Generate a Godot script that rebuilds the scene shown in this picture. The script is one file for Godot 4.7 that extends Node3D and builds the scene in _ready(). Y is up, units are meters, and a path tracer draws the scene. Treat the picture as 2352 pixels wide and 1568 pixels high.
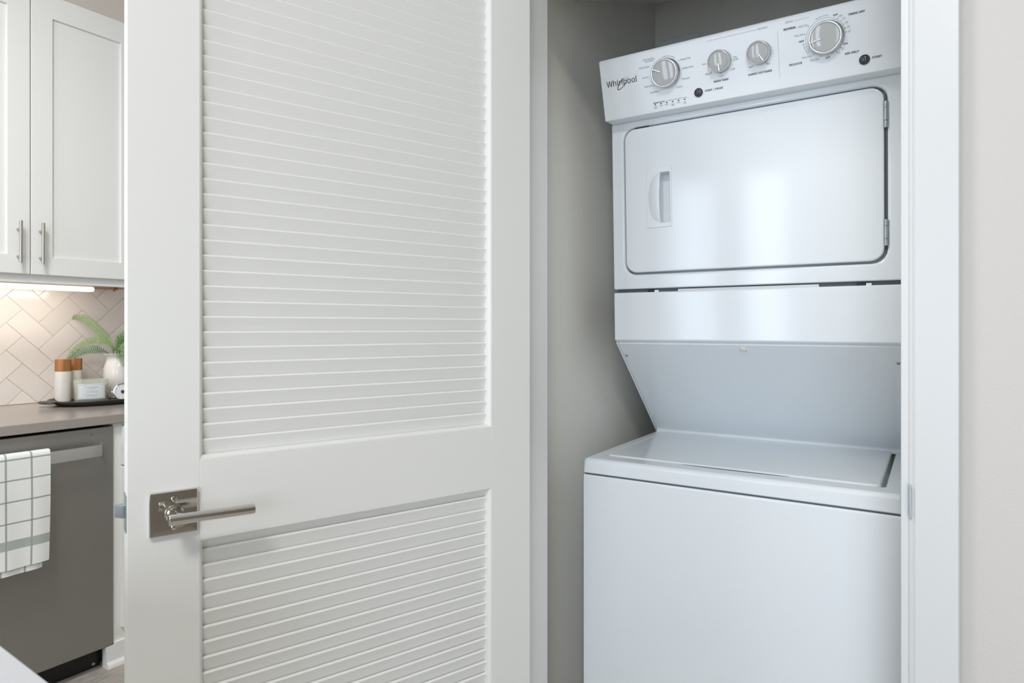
extends Node3D
# Laundry closet with a stacked washer and dryer behind an open louvered door, kitchen beyond.
# Axes: X to the right along the closet wall, Y up, depth N = -Z into the closet. Metres.

const CAM_H := 1.228
const WALL_N := 1.213        # room face of the closet wall
const KX := -3.15            # kitchen wall

var M := {}
var used := {}

# ------------------------------------------------------------------ mesh building
class MB:
	var v := PackedVector3Array()
	var uv := PackedVector2Array()
	func tri(a: Vector3, b: Vector3, c: Vector3, ua := Vector2.ZERO, ub := Vector2.ZERO, uc := Vector2.ZERO) -> void:
		v.append_array([a, b, c])
		uv.append_array([ua, ub, uc])
	func quad(a: Vector3, b: Vector3, c: Vector3, d: Vector3) -> void:
		tri(a, b, c); tri(a, c, d)
	# rings of equal length, counter-clockwise seen from the end the loft goes to
	func loft(rings: Array, cap0 := true, cap1 := true, closed := true) -> MB:
		var n: int = rings[0].size()
		for k in rings.size() - 1:
			var r0 = rings[k]
			var r1 = rings[k + 1]
			for i in (n if closed else n - 1):
				var j := (i + 1) % n
				var a: Vector3 = r0[i]
				var b: Vector3 = r0[j]
				var c: Vector3 = r1[j]
				var d: Vector3 = r1[i]
				tri(a, b, c); tri(a, c, d)
		if cap0: fan(rings[0], true)
		if cap1: fan(rings[rings.size() - 1], false)
		return self
	func fan(r: PackedVector3Array, flip: bool) -> void:
		var c := Vector3.ZERO
		for p in r: c += p
		c /= r.size()
		for i in r.size():
			var j := (i + 1) % r.size()
			if flip: tri(c, r[j], r[i])
			else: tri(c, r[i], r[j])
	func add(o: MB, xf := Transform3D.IDENTITY) -> MB:
		for p in o.v: v.append(xf * p)
		uv.append_array(o.uv)
		return self
	func mesh(inv := Transform3D.IDENTITY, angle := 38.0) -> ArrayMesh:
		var n := v.size() / 3
		var fn := PackedVector3Array(); fn.resize(n)
		var at := {}
		var keys := []
		keys.resize(v.size())
		for i in n:
			var c := (v[3 * i + 1] - v[3 * i]).cross(v[3 * i + 2] - v[3 * i])
			fn[i] = c
			for k in 3:
				var q := Vector3i((v[3 * i + k] * 50000.0).round())
				keys[3 * i + k] = q
				if at.has(q): at[q].append(i)
				else: at[q] = [i]
		var lim := cos(deg_to_rad(angle))
		var vs := PackedVector3Array()
		var ns := PackedVector3Array()
		var us := PackedVector2Array()
		for i in n:
			if fn[i].length_squared() < 1e-22: continue
			var own := fn[i].normalized()
			for k in [0, 2, 1]:
				var s := Vector3.ZERO
				for f in at[keys[3 * i + k]]:
					var m: Vector3 = fn[f]
					if m.length_squared() > 1e-22 and m.normalized().dot(own) > lim: s += m
				vs.append(inv * v[3 * i + k])
				ns.append((inv.basis * (own if s.length_squared() < 1e-24 else s.normalized())).normalized())
				us.append(uv[3 * i + k])
		var a := []
		a.resize(Mesh.ARRAY_MAX)
		a[Mesh.ARRAY_VERTEX] = vs
		a[Mesh.ARRAY_NORMAL] = ns
		a[Mesh.ARRAY_TEX_UV] = us
		var out := ArrayMesh.new()
		out.add_surface_from_arrays(Mesh.PRIMITIVE_TRIANGLES, a)
		return out

func P(x: float, h: float, n: float) -> Vector3: return Vector3(x, h, -n)

func rrect(xf: Transform3D, x0: float, x1: float, y0: float, y1: float, z: float, r: float, seg := 5) -> PackedVector3Array:
	var out := PackedVector3Array()
	r = maxf(minf(r, minf(x1 - x0, y1 - y0) / 2.0 - 1e-5), 1e-5)
	var c := [Vector2(x1 - r, y0 + r), Vector2(x1 - r, y1 - r), Vector2(x0 + r, y1 - r), Vector2(x0 + r, y0 + r)]
	for k in 4:
		for i in seg + 1:
			var a := -PI / 2 + k * PI / 2 + i * PI / 2 / seg
			out.append(xf * Vector3(c[k].x + r * cos(a), c[k].y + r * sin(a), z))
	return out

# a slab with rounded corners R and rounded edges: rf at the z1 side, rb at the z0 side
func plate(m: MB, xf: Transform3D, x0: float, x1: float, y0: float, y1: float, z0: float, z1: float, R := 0.002, rf := 0.002, rb := 0.0, seg := 5) -> MB:
	var rings := []
	var es := 4
	if rb > 0:
		for i in es:
			var a := PI / 2 * i / es
			var ins := rb * (1 - sin(a))
			rings.append(rrect(xf, x0 + ins, x1 - ins, y0 + ins, y1 - ins, z0 + rb * (1 - cos(a)), R - ins, seg))
	rings.append(rrect(xf, x0, x1, y0, y1, z0 + rb, R, seg))
	for i in range(0, es + 1):
		var a := PI / 2 * i / es
		var ins := rf * (1 - cos(a))
		rings.append(rrect(xf, x0 + ins, x1 - ins, y0 + ins, y1 - ins, z1 - rf + rf * sin(a), R - ins, seg))
	return m.loft(rings)

func slab(m: MB, xf: Transform3D, x0: float, x1: float, y0: float, y1: float, z0: float, z1: float, r := 0.002) -> MB:
	return plate(m, xf, x0, x1, y0, y1, z0, z1, r, r, r, 3)

# world box given as X, height and N ranges
func wbox(m: MB, x0: float, x1: float, h0: float, h1: float, n0: float, n1: float, r := 0.0015) -> MB:
	return slab(m, Transform3D.IDENTITY, x0, x1, h0, h1, -n1, -n0, r)

func frame(m: MB, xf: Transform3D, o: Array, Ro: float, i: Array, Ri: float, z0: float, z1: float, ro: float, ri: float, zi := -1.0, fill := false) -> MB:
	var rings := [rrect(xf, o[0], o[1], o[2], o[3], z0, Ro)]
	for k in 4:
		var a := PI / 2 * k / 3
		var ins := ro * (1 - cos(a))
		rings.append(rrect(xf, o[0] + ins, o[1] - ins, o[2] + ins, o[3] - ins, z1 - ro + ro * sin(a), Ro - ins))
	for k in 4:
		var a := PI / 2 * k / 3
		var g := ri * (1 - sin(a))
		rings.append(rrect(xf, i[0] - g, i[1] + g, i[2] - g, i[3] + g, z1 - ri + ri * cos(a), Ri + g))
	rings.append(rrect(xf, i[0], i[1], i[2], i[3], z0 if zi < 0 else z1 - zi, Ri))
	m.loft(rings, false, fill)
	if not fill and zi < 0: m.loft([rings[rings.size() - 1], rings[0]], false, false)
	return m

func round_poly(pts: Array, radii: Array, seg := 5) -> PackedVector2Array:
	var out := PackedVector2Array()
	var n := pts.size()
	for i in n:
		var p: Vector2 = pts[i]
		var r: float = radii[i]
		if r <= 0.0:
			out.append(p)
			continue
		var a: Vector2 = (pts[(i + n - 1) % n] - p).normalized()
		var b: Vector2 = (pts[(i + 1) % n] - p).normalized()
		var half := acos(clampf(a.dot(b), -1, 1)) / 2
		var t := r / tan(half)
		for k in seg + 1:
			var s := float(k) / seg
			var q0 := p + a * t
			var q2 := p + b * t
			out.append(q0.lerp(p, s).lerp(p.lerp(q2, s), s))
	return out

# profile (counter-clockwise, local x y) swept along local z
func ext(m: MB, xf: Transform3D, prof: PackedVector2Array, z0: float, z1: float, bev := 0.0) -> MB:
	var n := prof.size()
	var inset := PackedVector2Array()
	for i in n:
		var e0 := (prof[i] - prof[(i + n - 1) % n]).normalized()
		var e1 := (prof[(i + 1) % n] - prof[i]).normalized()
		var nn := (Vector2(-e0.y, e0.x) + Vector2(-e1.y, e1.x)).normalized()
		inset.append(prof[i] + nn * bev)
	var mk := func(pp: PackedVector2Array, z: float) -> PackedVector3Array:
		var r := PackedVector3Array()
		for p in pp: r.append(xf * Vector3(p.x, p.y, z))
		return r
	var rings := []
	if bev > 0:
		var mid := PackedVector2Array()
		for i in n: mid.append(prof[i].lerp(inset[i], 0.3))
		rings = [mk.call(inset, z0), mk.call(mid, z0 + bev * 0.3), mk.call(prof, z0 + bev), mk.call(prof, z1 - bev), mk.call(mid, z1 - bev * 0.3), mk.call(inset, z1)]
	else:
		inset = prof
		rings = [mk.call(prof, z0), mk.call(prof, z1)]
	m.loft(rings, false, false)
	var t := Geometry2D.triangulate_polygon(inset)
	for k in t.size() / 3:
		var a := inset[t[3 * k]]
		var b := inset[t[3 * k + 1]]
		var c := inset[t[3 * k + 2]]
		if (b - a).cross(c - a) < 0:
			var s := b
			b = c
			c = s
		m.tri(xf * Vector3(a.x, a.y, z1), xf * Vector3(b.x, b.y, z1), xf * Vector3(c.x, c.y, z1))
		m.tri(xf * Vector3(a.x, a.y, z0), xf * Vector3(c.x, c.y, z0), xf * Vector3(b.x, b.y, z0))
	return m

func along_x() -> Transform3D: return Transform3D(Basis(Vector3(0, 0, -1), Vector3(0, 1, 0), Vector3(1, 0, 0)), Vector3.ZERO)

# profile [radius, z] turned round local z, from low z to high z
func lathe(m: MB, xf: Transform3D, prof: Array, seg := 40, sx := 1.0, sy := 1.0) -> MB:
	var rings := []
	for p in prof:
		var r := PackedVector3Array()
		for i in seg:
			var a := TAU * i / seg
			r.append(xf * Vector3(p[0] * cos(a) * sx, p[0] * sin(a) * sy, p[1]))
		rings.append(r)
	return m.loft(rings)

func up_axis(x: float, h: float, n: float, turn := 0.0) -> Transform3D:
	return Transform3D(Basis(Vector3.UP, turn) * Basis(Vector3(1, 0, 0), Vector3(0, 0, -1), Vector3(0, 1, 0)), P(x, h, n))

func tube(m: MB, pts: Array, radii: Array, seg := 10) -> MB:
	var rings := []
	var up := Vector3(0.13, 0.97, 0.21)
	for i in pts.size():
		var d: Vector3 = (pts[mini(i + 1, pts.size() - 1)] - pts[maxi(i - 1, 0)]).normalized()
		var x := up.cross(d).normalized()
		var y := d.cross(x)
		up = y
		var r := PackedVector3Array()
		for k in seg:
			var a := TAU * k / seg
			var rad: float = radii[mini(i, radii.size() - 1)]
			r.append(pts[i] + (x * cos(a) + y * sin(a)) * rad)
		rings.append(r)
	return m.loft(rings)

# a smooth rod of one radius with eased ends
func rod(m: MB, a: Vector3, b: Vector3, r: float, e := 0.0008, seg := 18) -> MB:
	var d := (b - a).normalized()
	return tube(m, [a, a + d * e * 0.3, a + d * e, b - d * e, b - d * e * 0.3, b], [r - e, r - e * 0.3, r, r, r - e * 0.3, r - e], seg)

# ------------------------------------------------------------------ scene tree
func numbered(called: String) -> String:
	if not used.has(called):
		used[called] = 0
		return called
	used[called] += 1
	return "%s_%03d" % [called, used[called]]

func tag(o: Node, label: String, category := "", group := "", kind := "") -> Node:
	if label: o.set_meta("label", label)
	if category: o.set_meta("category", category)
	if group: o.set_meta("group", group)
	if kind: o.set_meta("kind", kind)
	return o

func thing(called: String, label: String, category: String, at := Vector3.ZERO, group := "", kind := "") -> Node3D:
	var o := Node3D.new()
	o.name = numbered(called)
	o.position = at
	add_child(o, true)
	tag(o, label, category, group, kind)
	return o

func root_inv(parent: Node) -> Transform3D:
	var t := Transform3D.IDENTITY
	var p := parent
	while p != self and p != null:
		t = (p as Node3D).transform * t
		p = p.get_parent()
	return t.affine_inverse()

func part(called: String, m: MB, mat: Material, parent: Node, label := "", angle := 38.0) -> MeshInstance3D:
	var o := MeshInstance3D.new()
	o.name = called
	o.mesh = m.mesh(root_inv(parent), angle)
	o.material_override = mat
	parent.add_child(o, true)
	if label: o.set_meta("label", label)
	return o

func top(called: String, m: MB, mat: Material, label: String, category: String, kind := "", angle := 38.0) -> MeshInstance3D:
	var o := MeshInstance3D.new()
	o.name = numbered(called)
	o.mesh = m.mesh(Transform3D.IDENTITY, angle)
	o.material_override = mat
	add_child(o, true)
	tag(o, label, category, "", kind)
	return o

func piece(called: String, mesh: Mesh, mat: Material, parent: Node, at: Vector3) -> MeshInstance3D:
	var o := MeshInstance3D.new()
	o.name = called
	o.mesh = mesh
	o.material_override = mat
	o.position = at
	parent.add_child(o, true)
	return o

# ------------------------------------------------------------------ materials
func mat(c: Color, rough := 0.5, metal := 0.0, spec := 0.5) -> StandardMaterial3D:
	var m := StandardMaterial3D.new()
	m.albedo_color = c
	m.roughness = rough
	m.metallic = metal
	m.metallic_specular = spec
	return m

func rgb(r: int, g: int, b: int) -> Color: return Color8(r, g, b)

func noise_tex(freq: float, lo: Color, hi: Color, sd: int, size := 512, octaves := 4) -> NoiseTexture2D:
	var n := FastNoiseLite.new()
	n.seed = sd
	n.frequency = freq
	n.fractal_octaves = octaves
	var t := NoiseTexture2D.new()
	t.width = size
	t.height = size
	t.seamless = true
	t.noise = n
	var g := Gradient.new()
	g.set_color(0, lo)
	g.set_color(1, hi)
	t.color_ramp = g
	return t

func bump_tex(freq: float, sd: int, strength: float) -> NoiseTexture2D:
	var n := FastNoiseLite.new()
	n.seed = sd
	n.frequency = freq
	var t := NoiseTexture2D.new()
	t.width = 512
	t.height = 512
	t.seamless = true
	t.as_normal_map = true
	t.bump_strength = strength
	t.noise = n
	return t

func materials() -> void:
	M.door = mat(rgb(246, 246, 242), 0.38)
	M.trim = mat(rgb(214, 217, 218), 0.34)
	M.enamel = mat(rgb(236, 242, 246), 0.11)
	M.console = mat(rgb(236, 241, 244), 0.22)
	M.wall = mat(rgb(206, 203, 199), 0.7)
	M.wall.normal_enabled = true
	M.wall.normal_texture = bump_tex(0.12, 4, 1.2)
	M.wall.normal_scale = 0.25
	M.wall.uv1_triplanar = true
	M.wall.uv1_world_triplanar = true
	M.wall.uv1_scale = Vector3(3, 3, 3)
	M.closet = M.wall.duplicate()
	M.closet.albedo_color = rgb(240, 238, 230)
	M.kitchen_wall = M.wall.duplicate()
	M.kitchen_wall.albedo_color = rgb(243, 235, 227)
	M.taupe = mat(rgb(80, 73, 62), 0.8)
	M.hall = mat(rgb(126, 118, 106), 0.8)
	M.ceiling = mat(rgb(240, 240, 238), 0.85)
	M.dark = mat(rgb(30, 32, 34), 0.6)
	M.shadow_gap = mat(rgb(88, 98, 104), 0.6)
	M.chrome = mat(rgb(214, 211, 206), 0.07, 1.0)
	M.nickel = mat(rgb(196, 192, 184), 0.28, 1.0)
	M.satin = mat(rgb(205, 207, 210), 0.24, 1.0)
	M.knob_face = mat(rgb(188, 191, 189), 0.06)
	M.zinc = mat(rgb(176, 184, 188), 0.35, 0.9)
	M.button = mat(rgb(66, 70, 76), 0.12)
	M.ink = mat(rgb(62, 68, 76), 0.6)
	M.ink_pale = mat(rgb(156, 164, 169), 0.6)
	M.ink_faint = mat(rgb(192, 199, 203), 0.6)
	M.logo = mat(rgb(44, 48, 56), 0.6)
	M.cabinet = mat(rgb(238, 240, 238), 0.4)
	M.under = mat(rgb(205, 160, 104), 0.55)
	M.under.albedo_texture = noise_tex(0.03, Color(0.75, 0.7, 0.62), Color(1, 1, 1), 5)
	M.under.uv1_triplanar = true
	M.under.uv1_scale = Vector3(18, 3, 3)
	M.tiles = []
	for k in 5:
		var j := k * 2 - 4
		M.tiles.append(mat(rgb(232 + j, 226 + j, 220 + j), 0.16))
	M.grout = mat(rgb(206, 196, 185), 0.85)
	M.quartz = mat(rgb(166, 159, 153), 0.22)
	M.quartz.albedo_texture = noise_tex(0.05, Color(0.93, 0.93, 0.93), Color(1, 1, 1), 12)
	M.quartz.uv1_triplanar = true
	M.quartz.uv1_scale = Vector3(4, 4, 4)
	M.island = mat(rgb(172, 175, 180), 0.3)
	M.slate = mat(rgb(160, 160, 158), 0.36, 0.75)
	M.bar = mat(rgb(216, 219, 222), 0.34, 0.9)
	M.black = mat(rgb(14, 14, 15), 0.45)
	M.tray = mat(rgb(58, 56, 56), 0.42)
	M.ceramic = mat(rgb(226, 223, 217), 0.2)
	M.vase = mat(rgb(232, 229, 225), 0.12)
	M.cap = mat(rgb(184, 128, 76), 0.5)
	M.cap.albedo_texture = stripes_tex()
	M.glass = mat(Color(0.86, 0.9, 0.82, 0.25), 0.05)
	M.glass.transparency = BaseMaterial3D.TRANSPARENCY_ALPHA
	M.wax = mat(rgb(206, 206, 184), 0.4)
	M.label = mat(Color.WHITE, 0.6)
	M.label.albedo_texture = label_tex()
	M.face = mat(rgb(232, 232, 236), 0.3)
	M.frond = mat(rgb(74, 126, 56), 0.5)
	M.frond.backlight_enabled = true
	M.frond.backlight = Color(0.12, 0.22, 0.07)
	M.frond_pale = mat(rgb(118, 160, 72), 0.5)
	M.frond_pale.backlight_enabled = true
	M.frond_pale.backlight = Color(0.16, 0.24, 0.08)
	M.frond_dark = mat(rgb(58, 108, 58), 0.5)
	M.frond_dark.backlight_enabled = true
	M.frond_dark.backlight = Color(0.06, 0.14, 0.05)
	M.stem = mat(rgb(120, 110, 78), 0.7)
	M.towel = mat(Color.WHITE, 0.9)
	M.towel.albedo_texture = towel_tex()
	M.towel.rim_enabled = true
	M.towel.rim = 0.3
	M.floor = mat(rgb(188, 183, 176), 0.45)
	M.floor.albedo_texture = noise_tex(0.02, Color(0.78, 0.77, 0.75), Color(1, 1, 1), 21)
	M.floor.uv1_triplanar = true
	M.floor.uv1_world_triplanar = true
	M.floor.uv1_scale = Vector3(5, 1, 1.2)
	M.glow = mat(rgb(255, 244, 226), 0.4)
	M.glow.emission_enabled = true
	M.glow.emission = rgb(255, 240, 220)
	M.glow.emission_energy_multiplier = 5.0
	M.panel_glow = mat(rgb(255, 250, 240), 0.4)
	M.panel_glow.emission_enabled = true
	M.panel_glow.emission = rgb(255, 246, 232)
	M.panel_glow.emission_energy_multiplier = 2.0
	M.window_glow = mat(rgb(235, 242, 250), 0.3)
	M.window_glow.emission_enabled = true
	M.window_glow.emission = rgb(226, 238, 255)
	M.window_glow.emission_energy_multiplier = 2.0
	M.plate = mat(rgb(236, 236, 242), 0.5)
	M.ring = mat(rgb(226, 229, 233), 0.26, 0.75)

func stripes_tex() -> ImageTexture:
	var im := Image.create(128, 64, false, Image.FORMAT_RGB8)
	var rng := RandomNumberGenerator.new()
	rng.seed = 7
	var x := 0
	while x < 128:
		var w := rng.randi_range(6, 14)
		var t := rng.randf_range(0.78, 1.0)
		for i in range(x, mini(x + w, 128)):
			for y in 64:
				var f := t + rng.randf_range(-0.025, 0.025)
				im.set_pixel(i, y, Color(f, f * 0.98, f * 0.95))
		x += w
	return ImageTexture.create_from_image(im)

func towel_tex() -> ImageTexture:
	# u across (0 to 0.3 m), v down the cloth (0 to 0.76 m)
	var w := 384
	var h := 960
	var im := Image.create(w, h, false, Image.FORMAT_RGB8)
	var rng := RandomNumberGenerator.new()
	rng.seed = 3
	var base := Color8(245, 249, 249)
	for y in h:
		for x in w:
			var f := 1.0 + rng.randf_range(-0.02, 0.02) - (0.03 if (x + y) % 3 == 0 else 0.0)
			im.set_pixel(x, y, Color(base.r * f, base.g * f, base.b * f))
	var line := Color8(136, 146, 138)
	var shade := func(r: Rect2i, c: Color, k: float) -> void:
		for y in range(maxi(r.position.y, 0), mini(r.end.y, h)):
			for x in range(maxi(r.position.x, 0), mini(r.end.x, w)):
				im.set_pixel(x, y, im.get_pixel(x, y).lerp(c, k * rng.randf_range(0.85, 1.0)))
	for cx in [0.054, 0.125, 0.196, 0.267]:
		shade.call(Rect2i(int((0.3 - cx) / 0.3 * w) - 3, 0, 7, h), line, 0.75)
	for cy in [0.02, 0.085, 0.152, 0.219, 0.39, 0.46, 0.53, 0.6]:
		shade.call(Rect2i(0, int(cy / 0.76 * h) - 3, w, 6), line, 0.8)
	shade.call(Rect2i(0, int(0.272 / 0.76 * h), w, int(0.03 / 0.76 * h)), Color8(160, 172, 164), 0.85)
	shade.call(Rect2i(0, int(0.655 / 0.76 * h), w, int(0.03 / 0.76 * h)), Color8(160, 172, 164), 0.85)
	return ImageTexture.create_from_image(im)

func label_tex() -> ImageTexture:
	var w := 512
	var h := 256
	var im := Image.create(w, h, false, Image.FORMAT_RGB8)
	im.fill(Color8(232, 238, 240))
	var ink := Color8(128, 140, 150)
	im.fill_rect(Rect2i(18, 16, 476, 3), ink); im.fill_rect(Rect2i(18, 237, 476, 3), ink)
	im.fill_rect(Rect2i(18, 16, 3, 224), ink); im.fill_rect(Rect2i(491, 16, 3, 224), ink)
	var rng := RandomNumberGenerator.new()
	rng.seed = 11
	for row in [[52, 14, 130, 390, 9], [78, 9, 186, 330, 7], [112, 44, 150, 190, 14], [112, 44, 206, 214, 14], [112, 44, 230, 366, 15], [182, 5, 90, 420, 6], [202, 9, 150, 366, 6]]:
		var x: int = row[2]
		while x < row[3]:
			var ww := rng.randi_range(2, 5)
			im.fill_rect(Rect2i(x, row[0], ww, row[1]), ink.lightened(rng.randf_range(0.0, 0.3)))
			if rng.randf() < 0.6: im.fill_rect(Rect2i(x, row[0] + (row[1] - 3 if rng.randf() < 0.5 else 0), mini(row[4], row[3] - x), 3), ink)
			x += row[4]
	return ImageTexture.create_from_image(im)

# ------------------------------------------------------------------ lettering
var font: SystemFont
var font_bold: SystemFont

func text_mesh(s: String, width: float, bold := false, depth := 0.00025) -> Array:
	var t := TextMesh.new()
	t.text = s
	t.font = font_bold if bold else font
	t.font_size = 32
	t.pixel_size = 0.001
	t.depth = 0.004
	t.curve_step = 2.0
	var b := t.get_aabb()
	return [t, width / maxf(b.size.x, 1e-5), depth / 0.004]

# text centred at (x, down) on the face whose frame is xf
func write(s: String, xf: Transform3D, x: float, t: float, width: float, m: Material, parent: Node, called := "printed_text", bold := false, turn := 0.0) -> MeshInstance3D:
	var a := text_mesh(s, width, bold)
	var o := MeshInstance3D.new()
	o.name = called
	o.mesh = a[0]
	o.material_override = m
	var c: Vector3 = a[0].get_aabb().get_center()
	var k: float = a[1]
	var loc := Transform3D(Basis(Vector3(0, 0, 1), turn).scaled_local(Vector3(k, k, a[2])), Vector3(x, -t, 0.00008))
	loc = loc * Transform3D(Basis(), -Vector3(c.x, c.y, 0))
	o.transform = root_inv(parent) * xf * loc
	parent.add_child(o, true)
	return o

# text set along an arc round (x, t): angles in degrees, clockwise from the top
func write_arc(s: String, xf: Transform3D, x: float, t: float, r: float, a0: float, a1: float, hgt: float, m: Material, parent: Node) -> void:
	var st := SurfaceTool.new()
	st.begin(Mesh.PRIMITIVE_TRIANGLES)
	for i in s.length():
		if s[i] == " ": continue
		var tm := TextMesh.new()
		tm.text = s[i]
		tm.font = font
		tm.font_size = 32
		tm.pixel_size = hgt / 24.0
		tm.depth = 0.00025
		tm.curve_step = 2.0
		var a := deg_to_rad(lerpf(a0, a1, float(i) / (s.length() - 1)))
		var c := tm.get_aabb().get_center()
		var loc := Transform3D(Basis(Vector3(0, 0, 1), -a), Vector3(x + r * sin(a), -t + r * cos(a), 0.00008)) * Transform3D(Basis(), -Vector3(c.x, 0, 0))
		st.append_from(tm, 0, loc)
	var o := MeshInstance3D.new()
	o.name = "printed_text"
	o.mesh = st.commit()
	o.material_override = m
	o.transform = root_inv(parent) * xf
	parent.add_child(o, true)

# ------------------------------------------------------------------ start
func _ready() -> void:
	# camera: level, lens shifted so that the horizon lies at row 752 of 1568
	var cam := Camera3D.new()
	cam.name = "camera"
	var f := 1503.0
	cam.projection = Camera3D.PROJECTION_FRUSTUM
	cam.near = 0.05
	cam.far = 60.0
	cam.size = 1568.0 / f * cam.near
	cam.frustum_offset = Vector2(0, -32.0 / f * cam.near)
	cam.position = Vector3(0, CAM_H, 0)
	cam.rotation.y = deg_to_rad(32.786)
	var lens := CameraAttributesPhysical.new()
	lens.frustum_focal_length = 23.0
	lens.frustum_focus_distance = 1.5
	lens.exposure_aperture = 8.0
	cam.attributes = lens
	add_child(cam, true)
	cam.current = true
	var we := WorldEnvironment.new()
	we.name = "world_environment"
	var env := Environment.new()
	env.background_mode = Environment.BG_SKY
	var sky := Sky.new()
	var sm := ProceduralSkyMaterial.new()
	sm.sky_top_color = rgb(150, 186, 226)
	sm.sky_horizon_color = rgb(222, 232, 242)
	sm.ground_horizon_color = rgb(205, 208, 205)
	sm.ground_bottom_color = rgb(150, 150, 140)
	sky.sky_material = sm
	env.sky = sky
	env.tonemap_mode = Environment.TONE_MAPPER_LINEAR
	env.tonemap_exposure = 0.308
	env.sdfgi_enabled = true
	env.ssao_enabled = true
	env.ssil_enabled = true
	we.environment = env
	add_child(we, true)
	font = SystemFont.new()
	font.font_names = PackedStringArray(["Droid Sans"])
	font_bold = SystemFont.new()
	font_bold.font_names = PackedStringArray(["Droid Sans"])
	font_bold.font_weight = 700
	materials()
	windows_and_lights()
	shell()
	closet_trim()
	louver_door()
	laundry()
	upper_cabinet()
	base_units()
	counter_things()
	island()

func area(called: String, xf: Transform3D, size: Vector2, energy: float, c: Color) -> void:
	var l := AreaLight3D.new()
	l.name = called
	l.area_size = size
	l.light_energy = energy
	l.light_color = c
	l.shadow_enabled = true
	l.area_range = 12.0
	l.transform = xf
	add_child(l, true)

func windows_and_lights() -> void:
	# windows in the wall behind the camera (N = -3), whose daylight lights the room
	var back := Basis(Vector3(1, 0, 0), Vector3(0, 1, 0), Vector3(0, 0, 1))   # light shines to -z, into the room
	var k := 0
	for w in [[-2.15, -1.70, 0.4, 2.32, 4.0], [-1.47, -1.06, 0.4, 2.32, 4.0], [0.15, 1.95, 0.12, 2.3, 14.0]]:
		k += 1
		var x0: float = w[0]
		var x1: float = w[1]
		var o := thing("window_%d" % k, "%s behind the camera" % ["tall white framed sash window nearer the kitchen cabinets", "tall white framed sash window nearer the middle", "wide white framed patio window"][k - 1], "window", P((x0 + x1) / 2, w[2], -3.0), "", "structure")
		var m := MB.new()
		frame(m, Transform3D(Basis(), Vector3(0, 0, 3.02)) * Transform3D(Basis(Vector3.UP, PI), Vector3.ZERO), [-x1 - 0.05, -x0 + 0.05, w[2] - 0.05, w[3] + 0.05], 0.003, [-x1 + 0.03, -x0 - 0.03, w[2] + 0.03, w[3] - 0.03], 0.003, -0.06, 0.04, 0.003, 0.004)
		part("window_frame", m, M.trim, o)
		part("sash_rail", wbox(MB.new(), x0 + 0.03, x1 - 0.03, (w[2] + w[3]) / 2 - 0.025, (w[2] + w[3]) / 2 + 0.025, -3.06, -3.02, 0.004), M.trim, o)
		part("window_pane", wbox(MB.new(), x0 + 0.02, x1 - 0.02, w[2] + 0.02, w[3] - 0.02, -3.075, -3.07, 0.001), M.window_glow, o)
		part("window_sill", wbox(MB.new(), x0 - 0.08, x1 + 0.08, w[2] - 0.08, w[2] - 0.05, -3.03, -2.93, 0.004), M.trim, o)
		area("window_daylight", Transform3D(back, P((x0 + x1) / 2, (w[2] + w[3]) / 2, -2.97)), Vector2(x1 - x0 - 0.06, w[3] - w[2] - 0.06), w[4], rgb(226, 238, 255))
	# flat ceiling panels
	for c in [[-1.55, 0.15, 12.0], [0.3, -1.0, 13.0]]:
		var o := thing("ceiling_light", "flat square white ceiling light over the %s" % ["kitchen walkway" if c[0] < -1 else "hall beside the closet"], "light", P(c[0], 2.95, c[1]))
		part("light_frame", frame(MB.new(), Transform3D(Basis(Vector3(1, 0, 0), Vector3(0, 0, 1), Vector3(0, -1, 0)), P(c[0], 2.95, c[1])), [-0.31, 0.31, -0.31, 0.31], 0.01, [-0.285, 0.285, -0.285, 0.285], 0.008, 0.0, 0.022, 0.003, 0.003), M.trim, o)
		part("light_panel", slab(MB.new(), Transform3D(Basis(Vector3(1, 0, 0), Vector3(0, 0, 1), Vector3(0, -1, 0)), P(c[0], 2.95, c[1])), -0.285, 0.285, -0.285, 0.285, 0.001, 0.014, 0.001), M.panel_glow, o)
		area("ceiling_panel_light", Transform3D(Basis(Vector3(1, 0, 0), -PI / 2), P(c[0], 2.92, c[1])), Vector2(0.56, 0.56), c[2], rgb(255, 252, 248))

func struct(called: String, m: MB, mt: Material, label: String, category: String) -> MeshInstance3D:
	return top(called, m, mt, label, category, "structure")

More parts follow.
